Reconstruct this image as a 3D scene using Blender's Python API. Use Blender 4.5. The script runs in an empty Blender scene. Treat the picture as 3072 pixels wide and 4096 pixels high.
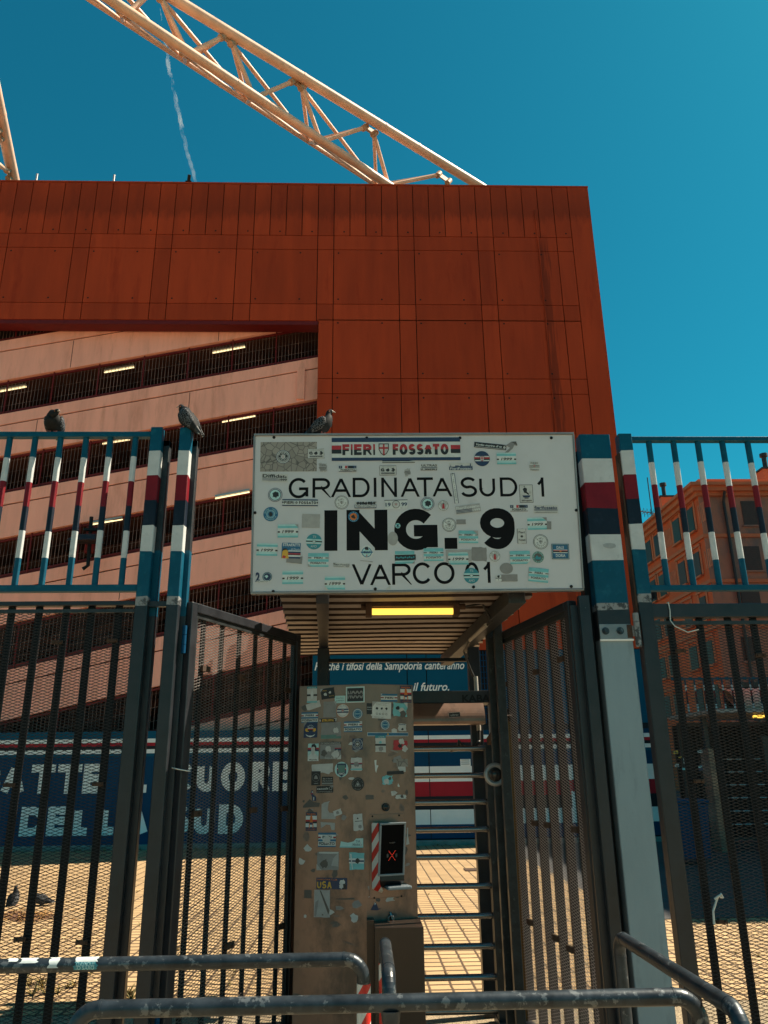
import bpy, bmesh, math, random
import numpy as np
from mathutils import Vector, Matrix
random.seed(7)
SC = bpy.context.scene
COL = SC.collection
rad = math.radians

# ---------------------------------------------------------------- camera
# world: X along the fence, Y into the scene, Z up; eye height 1.65 m
FPX = 3076.0
_up = Vector((-116.0, 9212.0, FPX)).normalized()          # world up seen from the camera (right, up, forward)
_r = Vector((1, 0, 0)); _r = (_r - _up * _r.dot(_up)).normalized()
_f = Vector((0, 0, 1)); _f = (_f - _up * _f.dot(_up)); _f = (_f - _r * _f.dot(_r)).normalized()
YAW = 0.028
CX = _r * math.cos(YAW) + _f * math.sin(YAW)
CY = -_r * math.sin(YAW) + _f * math.cos(YAW)
CZ = _up
EYE = Vector((0, 0, 1.65))
def ray(px, py):
    d = Vector((px - 1536.0, 2048.0 - py, FPX))
    return Vector((d.dot(CX), d.dot(CY), d.dot(CZ)))
def at(px, py, Y=None, Z=None, X=None):
    """point of the real place seen at a photo pixel, on a plane at known depth, height or side"""
    d = ray(px, py)
    if Y is not None: t = Y / d.y
    elif Z is not None: t = (Z - 1.65) / d.z
    else: t = X / d.x
    return EYE + d * t
cam = bpy.data.cameras.new("camera"); camo = bpy.data.objects.new("camera", cam); COL.objects.link(camo)
cam.sensor_fit = 'VERTICAL'; cam.sensor_height = 36.0; cam.lens = FPX / 4096 * 36.0
cam.clip_start = 0.05; cam.clip_end = 6000
right = Vector((CX.x, CY.x, CZ.x)); upv = Vector((CX.y, CY.y, CZ.y)); fwd = Vector((CX.z, CY.z, CZ.z))
camo.matrix_world = Matrix(((right.x, upv.x, -fwd.x, 0), (right.y, upv.y, -fwd.y, 0), (right.z, upv.z, -fwd.z, 1.65), (0, 0, 0, 1)))
SC.camera = camo

# ---------------------------------------------------------------- light
SUN_EL, SUN_AZ = rad(52), rad(12.5)      # azimuth measured from +X towards +Y
W = bpy.data.worlds.new("World"); SC.world = W; W.use_nodes = True
nt = W.node_tree; nt.nodes.clear()
sky = nt.nodes.new('ShaderNodeTexSky'); sky.sky_type = 'NISHITA'; sky.sun_disc = False
sky.sun_elevation = SUN_EL; sky.sun_rotation = rad(90) - SUN_AZ
sky.air_density = 1.0; sky.dust_density = 0.6; sky.ozone_density = 1.0
hs = nt.nodes.new('ShaderNodeHueSaturation'); hs.inputs['Hue'].default_value = 0.49; hs.inputs['Saturation'].default_value = 1.15; hs.inputs['Value'].default_value = 0.95
bg = nt.nodes.new('ShaderNodeBackground'); bg.inputs[1].default_value = 0.065
ow = nt.nodes.new('ShaderNodeOutputWorld')
tint = nt.nodes.new('ShaderNodeVectorMath'); tint.operation = 'MULTIPLY'; tint.inputs[1].default_value = (0.075, 0.70, 0.65)
nt.links.new(sky.outputs[0], hs.inputs['Color']); nt.links.new(hs.outputs[0], tint.inputs[0]); nt.links.new(tint.outputs[0], bg.inputs[0]); nt.links.new(bg.outputs[0], ow.inputs[0])
sl = bpy.data.lights.new("sun", 'SUN'); sl.energy = 5.0; sl.angle = rad(0.5); sl.color = (1.0, 0.86, 0.66)
so = bpy.data.objects.new("sun", sl); COL.objects.link(so)
sdir = Vector((math.cos(SUN_EL) * math.cos(SUN_AZ), math.cos(SUN_EL) * math.sin(SUN_AZ), math.sin(SUN_EL)))
so.rotation_euler = sdir.to_track_quat('Z', 'Y').to_euler(); so.location = (20, 5, 40)
SC.view_settings.view_transform = 'Standard'; SC.view_settings.look = 'None'
SC.view_settings.exposure = 1.2; SC.view_settings.gamma = 1.0

# ---------------------------------------------------------------- mesh helpers
def org(o):
    p = Vector((0, 0, 0))
    while o is not None:
        p += o.location; o = o.parent
    return p
class MB:
    def __init__(s): s.v = []; s.f = []; s.m = []; s.s = []
    def add(s, vs, fs, mi=0, smooth=False, M=None):
        b = len(s.v)
        for p in vs:
            p = Vector(p); s.v.append(M @ p if M is not None else p)
        for f in fs:
            s.f.append([b + i for i in f]); s.m.append(mi); s.s.append(smooth)
    def box(s, x0, x1, y0, y1, z0, z1, mi=0, M=None):
        v = [(x0,y0,z0),(x1,y0,z0),(x1,y1,z0),(x0,y1,z0),(x0,y0,z1),(x1,y0,z1),(x1,y1,z1),(x0,y1,z1)]
        s.add(v, [(0,3,2,1),(4,5,6,7),(0,1,5,4),(1,2,6,5),(2,3,7,6),(3,0,4,7)], mi, False, M)
    def post(s, x0, x1, y0, y1, segs, c=0.005, M=None):
        """chamfered square tube made of stacked bands (z0, z1, material)"""
        pr = [(x0+c,y0),(x1-c,y0),(x1,y0+c),(x1,y1-c),(x1-c,y1),(x0+c,y1),(x0,y1-c),(x0,y0+c)]
        zs = sorted({a[0] for a in segs} | {a[1] for a in segs})      # hand painted bands: slightly wavy joints
        wob = {z: [random.uniform(-.004,.004)*(0 < i < len(zs)-1) for _ in pr] for i, z in enumerate(zs)}
        for (z0, z1, mi) in segs:
            v = [(x,y,z0+w) for (x,y),w in zip(pr, wob[z0])] + [(x,y,z1+w) for (x,y),w in zip(pr, wob[z1])]
            s.add(v, [(i,(i+1)%8,8+(i+1)%8,8+i) for i in range(8)], mi, False, M)
        zt = max(a[1] for a in segs); zb = min(a[0] for a in segs)
        s.add([(x,y,zt) for x,y in pr], [tuple(range(8))], max(segs, key=lambda a: a[1])[2], False, M)
        s.add([(x,y,zb) for x,y in pr], [tuple(range(7,-1,-1))], min(segs, key=lambda a: a[0])[2], False, M)
    def bar(s, p, q, w, h, up=(0,0,1), mi=0):
        p = Vector(p); q = Vector(q); d = (q-p).normalized(); up = Vector(up)
        a = d.cross(up)
        if a.length < 1e-5: a = d.cross(Vector((0,1,0)))
        a.normalize(); b = a.cross(d).normalized(); a *= w/2; b *= h/2
        v = [p-a-b, p+a-b, p+a+b, p-a+b, q-a-b, q+a-b, q+a+b, q-a+b]
        s.add(v, [(0,1,2,3),(7,6,5,4),(0,4,5,1),(1,5,6,2),(2,6,7,3),(3,7,4,0)], mi)
    def tube(s, pts, r, n=12, mi=0, caps=True, smooth=True, mis=None):
        pts = [Vector(p) for p in pts]; rs = r if isinstance(r, (list, tuple)) else [r]*len(pts)
        rings = []; ref = None
        for i, p in enumerate(pts):
            t = (pts[min(i+1,len(pts)-1)] - pts[max(i-1,0)]).normalized()
            if ref is None:
                ref = t.cross(Vector((0,0,1)))
                if ref.length < 1e-3: ref = t.cross(Vector((0,1,0)))
            a = (ref - t*ref.dot(t)).normalized(); ref = a; b = t.cross(a)
            rings.append([p + (a*math.cos(2*math.pi*k/n) + b*math.sin(2*math.pi*k/n))*rs[i] for k in range(n)])
        for i in range(len(pts)-1):
            s.add(rings[i]+rings[i+1], [(k,n+k,n+(k+1)%n,(k+1)%n) for k in range(n)], mis[i] if mis else mi, smooth)
        if caps:
            s.add(rings[0], [tuple(range(n))], mi); s.add(rings[-1], [tuple(range(n-1,-1,-1))], mi)
    def loft(s, rings, mi=0, smooth=True, caps=True):
        n = len(rings[0]); b = len(s.v)
        for r in rings: s.v += [Vector(p) for p in r]
        for i in range(len(rings)-1):
            for k in range(n):
                s.f.append([b+i*n+k, b+(i+1)*n+k, b+(i+1)*n+(k+1)%n, b+i*n+(k+1)%n]); s.m.append(mi[i] if isinstance(mi, list) else mi); s.s.append(smooth)
        if caps:
            s.f.append([b+k for k in range(n)]); s.m.append(mi[0] if isinstance(mi, list) else mi); s.s.append(False)
            e = b+(len(rings)-1)*n; s.f.append([e+k for k in range(n-1,-1,-1)]); s.m.append(mi[-1] if isinstance(mi, list) else mi); s.s.append(False)
    def prismy(s, poly, y0, y1, mi=0):
        """polygon of (x, z) seen from -Y, extruded from y0 (front) to y1"""
        n = len(poly)
        v = [(x,y0,z) for x,z in poly] + [(x,y1,z) for x,z in poly]
        f = [tuple(range(n)), tuple(range(2*n-1,n-1,-1))] + [(i,n+i,n+(i+1)%n,(i+1)%n) for i in range(n)]
        s.add(v, f, mi)
    def build(s, name, mats, parent=None, bevel=0.0, label=None):
        me = bpy.data.meshes.new(name); o = org(parent)
        me.from_pydata([tuple(p - o) for p in s.v], [], s.f)
        if not isinstance(mats, (list, tuple)): mats = [mats]
        for m in mats: me.materials.append(m)
        me.polygons.foreach_set('material_index', s.m); me.polygons.foreach_set('use_smooth', s.s)
        bm = bmesh.new(); bm.from_mesh(me); bmesh.ops.recalc_face_normals(bm, faces=bm.faces) if parent is not None or True else None
        bm.to_mesh(me); bm.free(); me.update()
        ob = bpy.data.objects.new(name, me); COL.objects.link(ob); ob.parent = parent
        if bevel:
            b = ob.modifiers.new('bevel', 'BEVEL'); b.width = bevel; b.segments = 2; b.limit_method = 'ANGLE'; b.angle_limit = rad(40)
        if label: ob['label'] = label
        return ob
def tag(o, label=None, cat=None, group=None, kind=None):
    if label: o['label'] = label
    if cat: o['category'] = cat
    if group: o['group'] = group
    if kind: o['kind'] = kind
    return o
def thing(name, loc, label, cat, group=None):
    o = bpy.data.objects.new(name, None); COL.objects.link(o); o.location = loc; o.empty_display_size = 0.1
    return tag(o, label, cat, group)

# ---------------------------------------------------------------- materials
def mat(name, col, rough=0.55, metal=0.0, var=0.18, scale=6.0, bump=0.0, bscale=60.0, stain=None, sscale=2.0, sth=0.55, sw=0.12, stretch=(1,1,1), island=0.0, spec=0.5, emit=None, es=0.0):
    m = bpy.data.materials.new(name); m.use_nodes = True; t = m.node_tree; N = t.nodes; L = t.links
    p = N['Principled BSDF']; p.inputs['Roughness'].default_value = rough; p.inputs['Metallic'].default_value = metal
    p.inputs['Specular IOR Level'].default_value = spec
    tc = N.new('ShaderNodeTexCoord'); mp = N.new('ShaderNodeMapping'); mp.inputs['Scale'].default_value = stretch; L.new(tc.outputs['Object'], mp.inputs[0])
    n1 = N.new('ShaderNodeTexNoise'); n1.inputs['Scale'].default_value = scale; n1.inputs['Detail'].default_value = 6; n1.inputs['Roughness'].default_value = 0.65; L.new(mp.outputs[0], n1.inputs[0])
    mr = N.new('ShaderNodeMapRange'); mr.inputs[1].default_value = 0.3; mr.inputs[2].default_value = 0.7; mr.inputs[3].default_value = 1-var; mr.inputs[4].default_value = 1+var; L.new(n1.outputs[0], mr.inputs[0])
    mul = N.new('ShaderNodeVectorMath'); mul.operation = 'SCALE'; mul.inputs[0].default_value = col[:3]; L.new(mr.outputs[0], mul.inputs['Scale'])
    out = mul.outputs[0]
    if island:
        g = N.new('ShaderNodeNewGeometry'); r2 = N.new('ShaderNodeMapRange'); r2.inputs[3].default_value = 1-island; r2.inputs[4].default_value = 1+island; L.new(g.outputs['Random Per Island'], r2.inputs[0])
        m2 = N.new('ShaderNodeVectorMath'); m2.operation = 'SCALE'; L.new(out, m2.inputs[0]); L.new(r2.outputs[0], m2.inputs['Scale']); out = m2.outputs[0]
    if stain:
        n2 = N.new('ShaderNodeTexNoise'); n2.inputs['Scale'].default_value = sscale; n2.inputs['Detail'].default_value = 8; n2.inputs['Roughness'].default_value = 0.7; L.new(mp.outputs[0], n2.inputs[0])
        r3 = N.new('ShaderNodeMapRange'); r3.inputs[1].default_value = sth; r3.inputs[2].default_value = sth+sw; L.new(n2.outputs[0], r3.inputs[0])
        mx = N.new('ShaderNodeMix'); mx.data_type = 'RGBA'; L.new(r3.outputs[0], mx.inputs[0]); L.new(out, mx.inputs[6]); mx.inputs[7].default_value = (*stain, 1); out = mx.outputs[2]
    L.new(out, p.inputs['Base Color'])
    rr = N.new('ShaderNodeMapRange'); rr.inputs[3].default_value = max(0.03, rough-0.12); rr.inputs[4].default_value = min(1, rough+0.12); L.new(n1.outputs[0], rr.inputs[0]); L.new(rr.outputs[0], p.inputs['Roughness'])
    if bump:
        n3 = N.new('ShaderNodeTexNoise'); n3.inputs['Scale'].default_value = bscale; n3.inputs['Detail'].default_value = 4; L.new(tc.outputs['Object'], n3.inputs[0])
        bp = N.new('ShaderNodeBump'); bp.inputs['Strength'].default_value = bump; bp.inputs['Distance'].default_value = 0.01; L.new(n3.outputs[0], bp.inputs['Height']); L.new(bp.outputs[0], p.inputs['Normal'])
    if emit:
        p.inputs['Emission Color'].default_value = (*emit, 1); p.inputs['Emission Strength'].default_value = es
    return m
M = {}
M['teal'] = mat('teal_paint', (0.002,0.068,0.12), 0.45, var=0.16, scale=9, stain=(0.008,0.10,0.155), sscale=14, sth=0.56, bump=0.15, bscale=40, spec=0.22)
M['white'] = mat('white_paint', (0.50,0.52,0.53), 0.5, var=0.1, scale=10, stain=(0.24,0.26,0.27), sscale=9, sth=0.58, sw=0.2, bump=0.15, bscale=40)
M['red'] = mat('red_paint', (0.16,0.006,0.012), 0.45, var=0.16, scale=9, bump=0.1, spec=0.22)
M['navy'] = mat('navy_paint', (0.008,0.014,0.027), 0.45, var=0.2, scale=9, stain=(0.016,0.026,0.045), sscale=12, sth=0.58, bump=0.1, spec=0.22)
M['grey_steel'] = mat('anthracite_steel', (0.019,0.021,0.026), 0.36, var=0.3, scale=7, stain=(0.15,0.15,0.145), sscale=19, sth=0.68, sw=0.04, bump=0.08, spec=0.38)
M['black_steel'] = mat('black_steel', (0.006,0.007,0.009), 0.5, var=0.3, scale=8, spec=0.22)
M['worn'] = mat('worn_primer', (0.24,0.25,0.26), 0.6, var=0.2, scale=12, stain=(0.04,0.045,0.05), sscale=18, sth=0.5, sw=0.05, bump=0.3)
M['plate'] = mat('pale_blue_paint', (0.215,0.285,0.325), 0.45, var=0.1, scale=3, stain=(0.13,0.175,0.20), sscale=3.5, sth=0.53, sw=0.16, stretch=(1.5,1,0.4), bump=0.06)
M['zinc'] = mat('galvanised_steel', (0.03,0.04,0.05), 0.38, 0.4, var=0.5, scale=16, stain=(0.12,0.135,0.145), sscale=20, sth=0.58, sw=0.03, bump=0.05)
M['zinc_dark'] = mat('dull_zinc', (0.028,0.034,0.038), 0.45, 0.4, var=0.4, scale=16, stain=(0.055,0.066,0.07), sscale=24, sth=0.6, sw=0.05)
M['alu'] = mat('brushed_aluminium', (0.36,0.37,0.38), 0.38, 0.4, var=0.12, scale=20)
M['chrome'] = mat('polished_steel', (0.24,0.245,0.255), 0.22, 0.9, var=0.1, scale=10, stretch=(1,20,20))
M['rust'] = mat('rusty_steel', (0.05,0.025,0.014), 0.8, var=0.4, scale=20, bump=0.4)
M['rail_brown'] = mat('tarnished_brass_rail', (0.16,0.085,0.03), 0.35, 0.5, var=0.35, scale=6, stretch=(1,1,0.2))
M['strand_leaf'] = mat('bare_expanded_metal', (0.11,0.10,0.095), 0.34, 0.3, var=0.2, scale=20)
M['strand'] = mat('expanded_metal', (0.026,0.03,0.036), 0.4, 0.3, var=0.2, scale=20, spec=0.22)
M['sign'] = mat('sign_panel', (0.50,0.535,0.58), 0.4, var=0.06, scale=2.2, stain=(0.43,0.445,0.47), sscale=5, sth=0.6, sw=0.2, spec=0.4)
M['sign_frame'] = mat('sign_frame', (0.22,0.23,0.24), 0.4, 0.4, var=0.2)
M['ink'] = mat('sign_black', (0.004,0.005,0.007), 0.7, var=0.2, scale=10, spec=0.15)
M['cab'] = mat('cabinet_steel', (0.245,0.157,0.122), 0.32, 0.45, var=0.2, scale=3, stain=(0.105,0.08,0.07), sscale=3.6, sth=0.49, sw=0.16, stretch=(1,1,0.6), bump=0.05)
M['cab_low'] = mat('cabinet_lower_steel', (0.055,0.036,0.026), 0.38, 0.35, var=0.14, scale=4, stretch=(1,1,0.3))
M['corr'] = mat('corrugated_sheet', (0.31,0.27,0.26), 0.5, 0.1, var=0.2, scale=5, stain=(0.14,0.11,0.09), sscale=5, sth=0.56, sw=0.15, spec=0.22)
M['corr_web'] = mat('corrugated_web_shade', (0.045,0.03,0.024), 0.8, var=0.4, scale=9, spec=0.22)  # groove shade between the ribs, put into the colour
M['yard_shade'] = mat('painted_yard_shade', (0.045,0.046,0.05), 0.95, var=0.25, scale=3, stain=(0.07,0.065,0.06), sscale=12, sth=0.55, bump=0.4, bscale=80)  # dark tone that paints the yard's shade
M['redwall'] = None
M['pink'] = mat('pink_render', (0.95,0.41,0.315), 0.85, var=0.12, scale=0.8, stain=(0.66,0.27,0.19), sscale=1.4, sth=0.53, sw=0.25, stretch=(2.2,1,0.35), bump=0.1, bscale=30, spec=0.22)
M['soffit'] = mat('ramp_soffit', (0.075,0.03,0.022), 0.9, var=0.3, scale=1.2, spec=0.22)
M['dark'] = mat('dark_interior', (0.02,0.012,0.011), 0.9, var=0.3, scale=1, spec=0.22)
M['guard'] = mat('red_guard_rail', (0.13,0.012,0.012), 0.5, var=0.2, spec=0.22)
M['wire'] = mat('guard_wire', (0.19,0.105,0.09), 0.5, 0.0, var=0.9, scale=1.3)
M['wall_blue'] = mat('blue_wall_paint', (0.0003,0.047,0.115), 0.55, var=0.12, scale=0.9, stain=(0.001,0.055,0.115), sscale=2, sth=0.6, spec=0.12)
M['wall_teal'] = mat('teal_wall_paint', (0.001,0.075,0.14), 0.55, var=0.08, scale=0.7, stain=(0.002,0.095,0.165), sscale=1.4, sth=0.6, spec=0.12)
M['wall_white'] = mat('white_wall_paint', (0.82,0.80,0.78), 0.6, var=0.06, scale=2, spec=0.12)
M['wall_red'] = mat('red_wall_paint', (0.36,0.018,0.03), 0.6, var=0.08, scale=2, spec=0.12)
M['wall_black'] = mat('black_wall_paint', (0.016,0.02,0.026), 0.6, var=0.1, scale=2, spec=0.12)
M['truss'] = mat('cream_truss_paint', (0.76,0.46,0.32), 0.5, var=0.2, scale=1.5, stain=(0.35,0.16,0.07), sscale=1.3, sth=0.6, sw=0.12)
M['truss_dark'] = mat('bolted_joint', (0.42,0.25,0.15), 0.6, var=0.3, scale=6)
M['concrete'] = mat('kerb_concrete', (0.24,0.22,0.2), 0.9, var=0.2, scale=5, bump=0.3)
M['lamp_on'] = mat('glowing_tube', (0.9,0.7,0.3), 0.4, emit=(1.0,0.76,0.40), es=0.8)
M['lamp_tube'] = mat('glowing_yellow_diffuser', (0.9,0.6,0.12), 0.4, var=0.1, scale=30, emit=(1.0,0.58,0.08), es=0.72)
M['conduit'] = mat('grey_conduit', (0.4,0.37,0.33), 0.5)
M['cable'] = mat('black_cable', (0.015,0.015,0.015), 0.5)
M['zip'] = mat('white_zip_tie', (0.55,0.56,0.53), 0.4)
# sticker inks
INK = dict(W=(0.6,0.66,0.67), N=(0.012,0.035,0.10), T=(0.17,0.52,0.58), C=(0.42,0.70,0.72), B=(0.012,0.13,0.27), Q=(0.03,0.27,0.34), R=(0.42,0.025,0.035), K=(0.012,0.014,0.018), G=(0.24,0.245,0.25), g=(0.36,0.375,0.38), O=(0.6,0.16,0.02), Y=(0.6,0.36,0.04), P=(0.52,0.55,0.55), D=(0.09,0.085,0.08), S=(0.30,0.285,0.26), E=(0.10,0.22,0.20))
INK = {k: tuple(x*(0.85 if k in 'TCQ' else 0.9) for x in c) for k, c in INK.items()}
for k, c in INK.items(): M['s'+k] = mat('sticker_'+dict(W='white',N='navy',T='cyan',C='pale_cyan',B='blue',Q='petrol',R='red',K='black',G='grey',g='pale_grey',O='orange',Y='yellow',P='paper',D='dirt',S='stone',E='green')[k], c, 0.45, var=0.12, scale=25, stain=tuple(x*0.7+0.03 for x in c), sscale=30, sth=0.6, sw=0.1)
def stone_mat():
    m = M['sS']; t = m.node_tree; N = t.nodes; L = t.links; p = N['Principled BSDF']
    tc = N.new('ShaderNodeTexCoord'); v = N.new('ShaderNodeTexVoronoi'); v.feature = 'DISTANCE_TO_EDGE'; v.inputs['Scale'].default_value = 26; L.new(tc.outputs['Object'], v.inputs[0])
    r = N.new('ShaderNodeMapRange'); r.inputs[1].default_value = 0.02; r.inputs[2].default_value = 0.06; L.new(v.outputs['Distance'], r.inputs[0])
    v2 = N.new('ShaderNodeTexVoronoi'); v2.inputs['Scale'].default_value = 26; L.new(tc.outputs['Object'], v2.inputs[0])
    r2 = N.new('ShaderNodeMapRange'); r2.inputs[3].default_value = 0.8; r2.inputs[4].default_value = 1.15; L.new(v2.outputs['Color'], r2.inputs[0])
    sc = N.new('ShaderNodeVectorMath'); sc.operation = 'SCALE'; sc.inputs[0].default_value = INK['S']; L.new(r2.outputs[0], sc.inputs['Scale'])
    mx = N.new('ShaderNodeMix'); mx.data_type = 'RGBA'; L.new(r.outputs[0], mx.inputs[0]); mx.inputs[6].default_value = (0.10,0.095,0.09,1); L.new(sc.outputs[0], mx.inputs[7])
    L.new(mx.outputs[2], p.inputs['Base Color'])
stone_mat()
def tape_mat(name, k=9.0):
    m = bpy.data.materials.new(name); m.use_nodes = True; t = m.node_tree; N = t.nodes; L = t.links; p = N['Principled BSDF']; p.inputs['Roughness'].default_value = 0.35
    tc = N.new('ShaderNodeTexCoord'); sx = N.new('ShaderNodeSeparateXYZ'); L.new(tc.outputs['Object'], sx.inputs[0])
    a = N.new('ShaderNodeMath'); a.operation = 'MULTIPLY_ADD'; a.inputs[1].default_value = -1.7; L.new(sx.outputs['X'], a.inputs[0]); L.new(sx.outputs['Z'], a.inputs[2])
    b = N.new('ShaderNodeMath'); b.operation = 'MULTIPLY'; b.inputs[1].default_value = k; L.new(a.outputs[0], b.inputs[0])
    f = N.new('ShaderNodeMath'); f.operation = 'FRACT'; L.new(b.outputs[0], f.inputs[0])
    g = N.new('ShaderNodeMath'); g.operation = 'GREATER_THAN'; g.inputs[1].default_value = 0.5; L.new(f.outputs[0], g.inputs[0])
    mx = N.new('ShaderNodeMix'); mx.data_type = 'RGBA'; L.new(g.outputs[0], mx.inputs[0]); mx.inputs[6].default_value = (0.62,0.62,0.6,1); mx.inputs[7].default_value = (0.55,0.02,0.015,1)
    L.new(mx.outputs[2], p.inputs['Base Color']); return m
M['tape'] = tape_mat('red_white_tape')
def red_wall():
    m = mat('red_panel', (0.38,0.046,0.0135), 0.7, spec=0.15, var=0.17, scale=1.3, stretch=(1.6,1,0.22), island=0.13, stain=(0.24,0.022,0.007), sscale=1.1, sth=0.56, sw=0.2, bump=0.08, bscale=20)
    t = m.node_tree; N = t.nodes; L = t.links; p = N['Principled BSDF']; src = p.inputs['Base Color'].links[0].from_socket
    tc = N.new('ShaderNodeTexCoord'); sx = N.new('ShaderNodeSeparateXYZ'); L.new(tc.outputs['Object'], sx.inputs[0])
    # a belt of old rain dirt along the top panels
    nz = N.new('ShaderNodeTexNoise'); nz.inputs['Scale'].default_value = 3.2; nz.inputs['Detail'].default_value = 7; nz.inputs['Roughness'].default_value = 0.75
    mp = N.new('ShaderNodeMapping'); mp.inputs['Scale'].default_value = (1.6,1,0.35); L.new(tc.outputs['Object'], mp.inputs[0]); L.new(mp.outputs[0], nz.inputs[0])
    ad = N.new('ShaderNodeMath'); ad.operation = 'MULTIPLY_ADD'; ad.inputs[1].default_value = 1.4; L.new(nz.outputs[0], ad.inputs[0]); L.new(sx.outputs['Z'], ad.inputs[2])
    r = N.new('ShaderNodeMapRange'); r.inputs[1].default_value = 17.85; r.inputs[2].default_value = 18.15; r.inputs[3].default_value = 0; r.inputs[4].default_value = 1; L.new(ad.outputs[0], r.inputs[0])
    r2 = N.new('ShaderNodeMapRange'); r2.inputs[1].default_value = 18.15; r2.inputs[2].default_value = 19.2; r2.inputs[3].default_value = 0.6; r2.inputs[4].default_value = 0.15; L.new(ad.outputs[0], r2.inputs[0])
    mu = N.new('ShaderNodeMath'); mu.operation = 'MULTIPLY'; L.new(r.outputs[0], mu.inputs[0]); L.new(r2.outputs[0], mu.inputs[1])
    # runs of damp below the conduit near the right corner
    dx = N.new('ShaderNodeMath'); dx.operation = 'ADD'; dx.inputs[1].default_value = -5.42; L.new(sx.outputs['X'], dx.inputs[0])
    ab = N.new('ShaderNodeMath'); ab.operation = 'ABSOLUTE'; L.new(dx.outputs[0], ab.inputs[0])
    n4 = N.new('ShaderNodeTexNoise'); n4.inputs['Scale'].default_value = 5; n4.inputs['Detail'].default_value = 5
    mp2 = N.new('ShaderNodeMapping'); mp2.inputs['Scale'].default_value = (3,1,0.16); L.new(tc.outputs['Object'], mp2.inputs[0]); L.new(mp2.outputs[0], n4.inputs[0])
    s2 = N.new('ShaderNodeMath'); s2.operation = 'MULTIPLY_ADD'; s2.inputs[1].default_value = -0.9; L.new(n4.outputs[0], s2.inputs[0]); L.new(ab.outputs[0], s2.inputs[2])
    r5 = N.new('ShaderNodeMapRange'); r5.inputs[1].default_value = -0.38; r5.inputs[2].default_value = -0.28; r5.inputs[3].default_value = 0.7; r5.inputs[4].default_value = 0; L.new(s2.outputs[0], r5.inputs[0])
    zz = N.new('ShaderNodeMapRange'); zz.inputs[1].default_value = 16.2; zz.inputs[2].default_value = 16.8; zz.inputs[3].default_value = 1; zz.inputs[4].default_value = 0; L.new(sx.outputs['Z'], zz.inputs[0])
    m5 = N.new('ShaderNodeMath'); m5.operation = 'MULTIPLY'; L.new(r5.outputs[0], m5.inputs[0]); L.new(zz.outputs[0], m5.inputs[1])
    mm = N.new('ShaderNodeMath'); mm.operation = 'MAXIMUM'; L.new(mu.outputs[0], mm.inputs[0]); L.new(m5.outputs[0], mm.inputs[1])
    mx = N.new('ShaderNodeMix'); mx.data_type = 'RGBA'; L.new(mm.outputs[0], mx.inputs[0]); L.new(src, mx.inputs[6]); mx.inputs[7].default_value = (0.17,0.024,0.009,1)
    L.new(mx.outputs[2], p.inputs['Base Color']); return m
M['redwall'] = red_wall()
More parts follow.
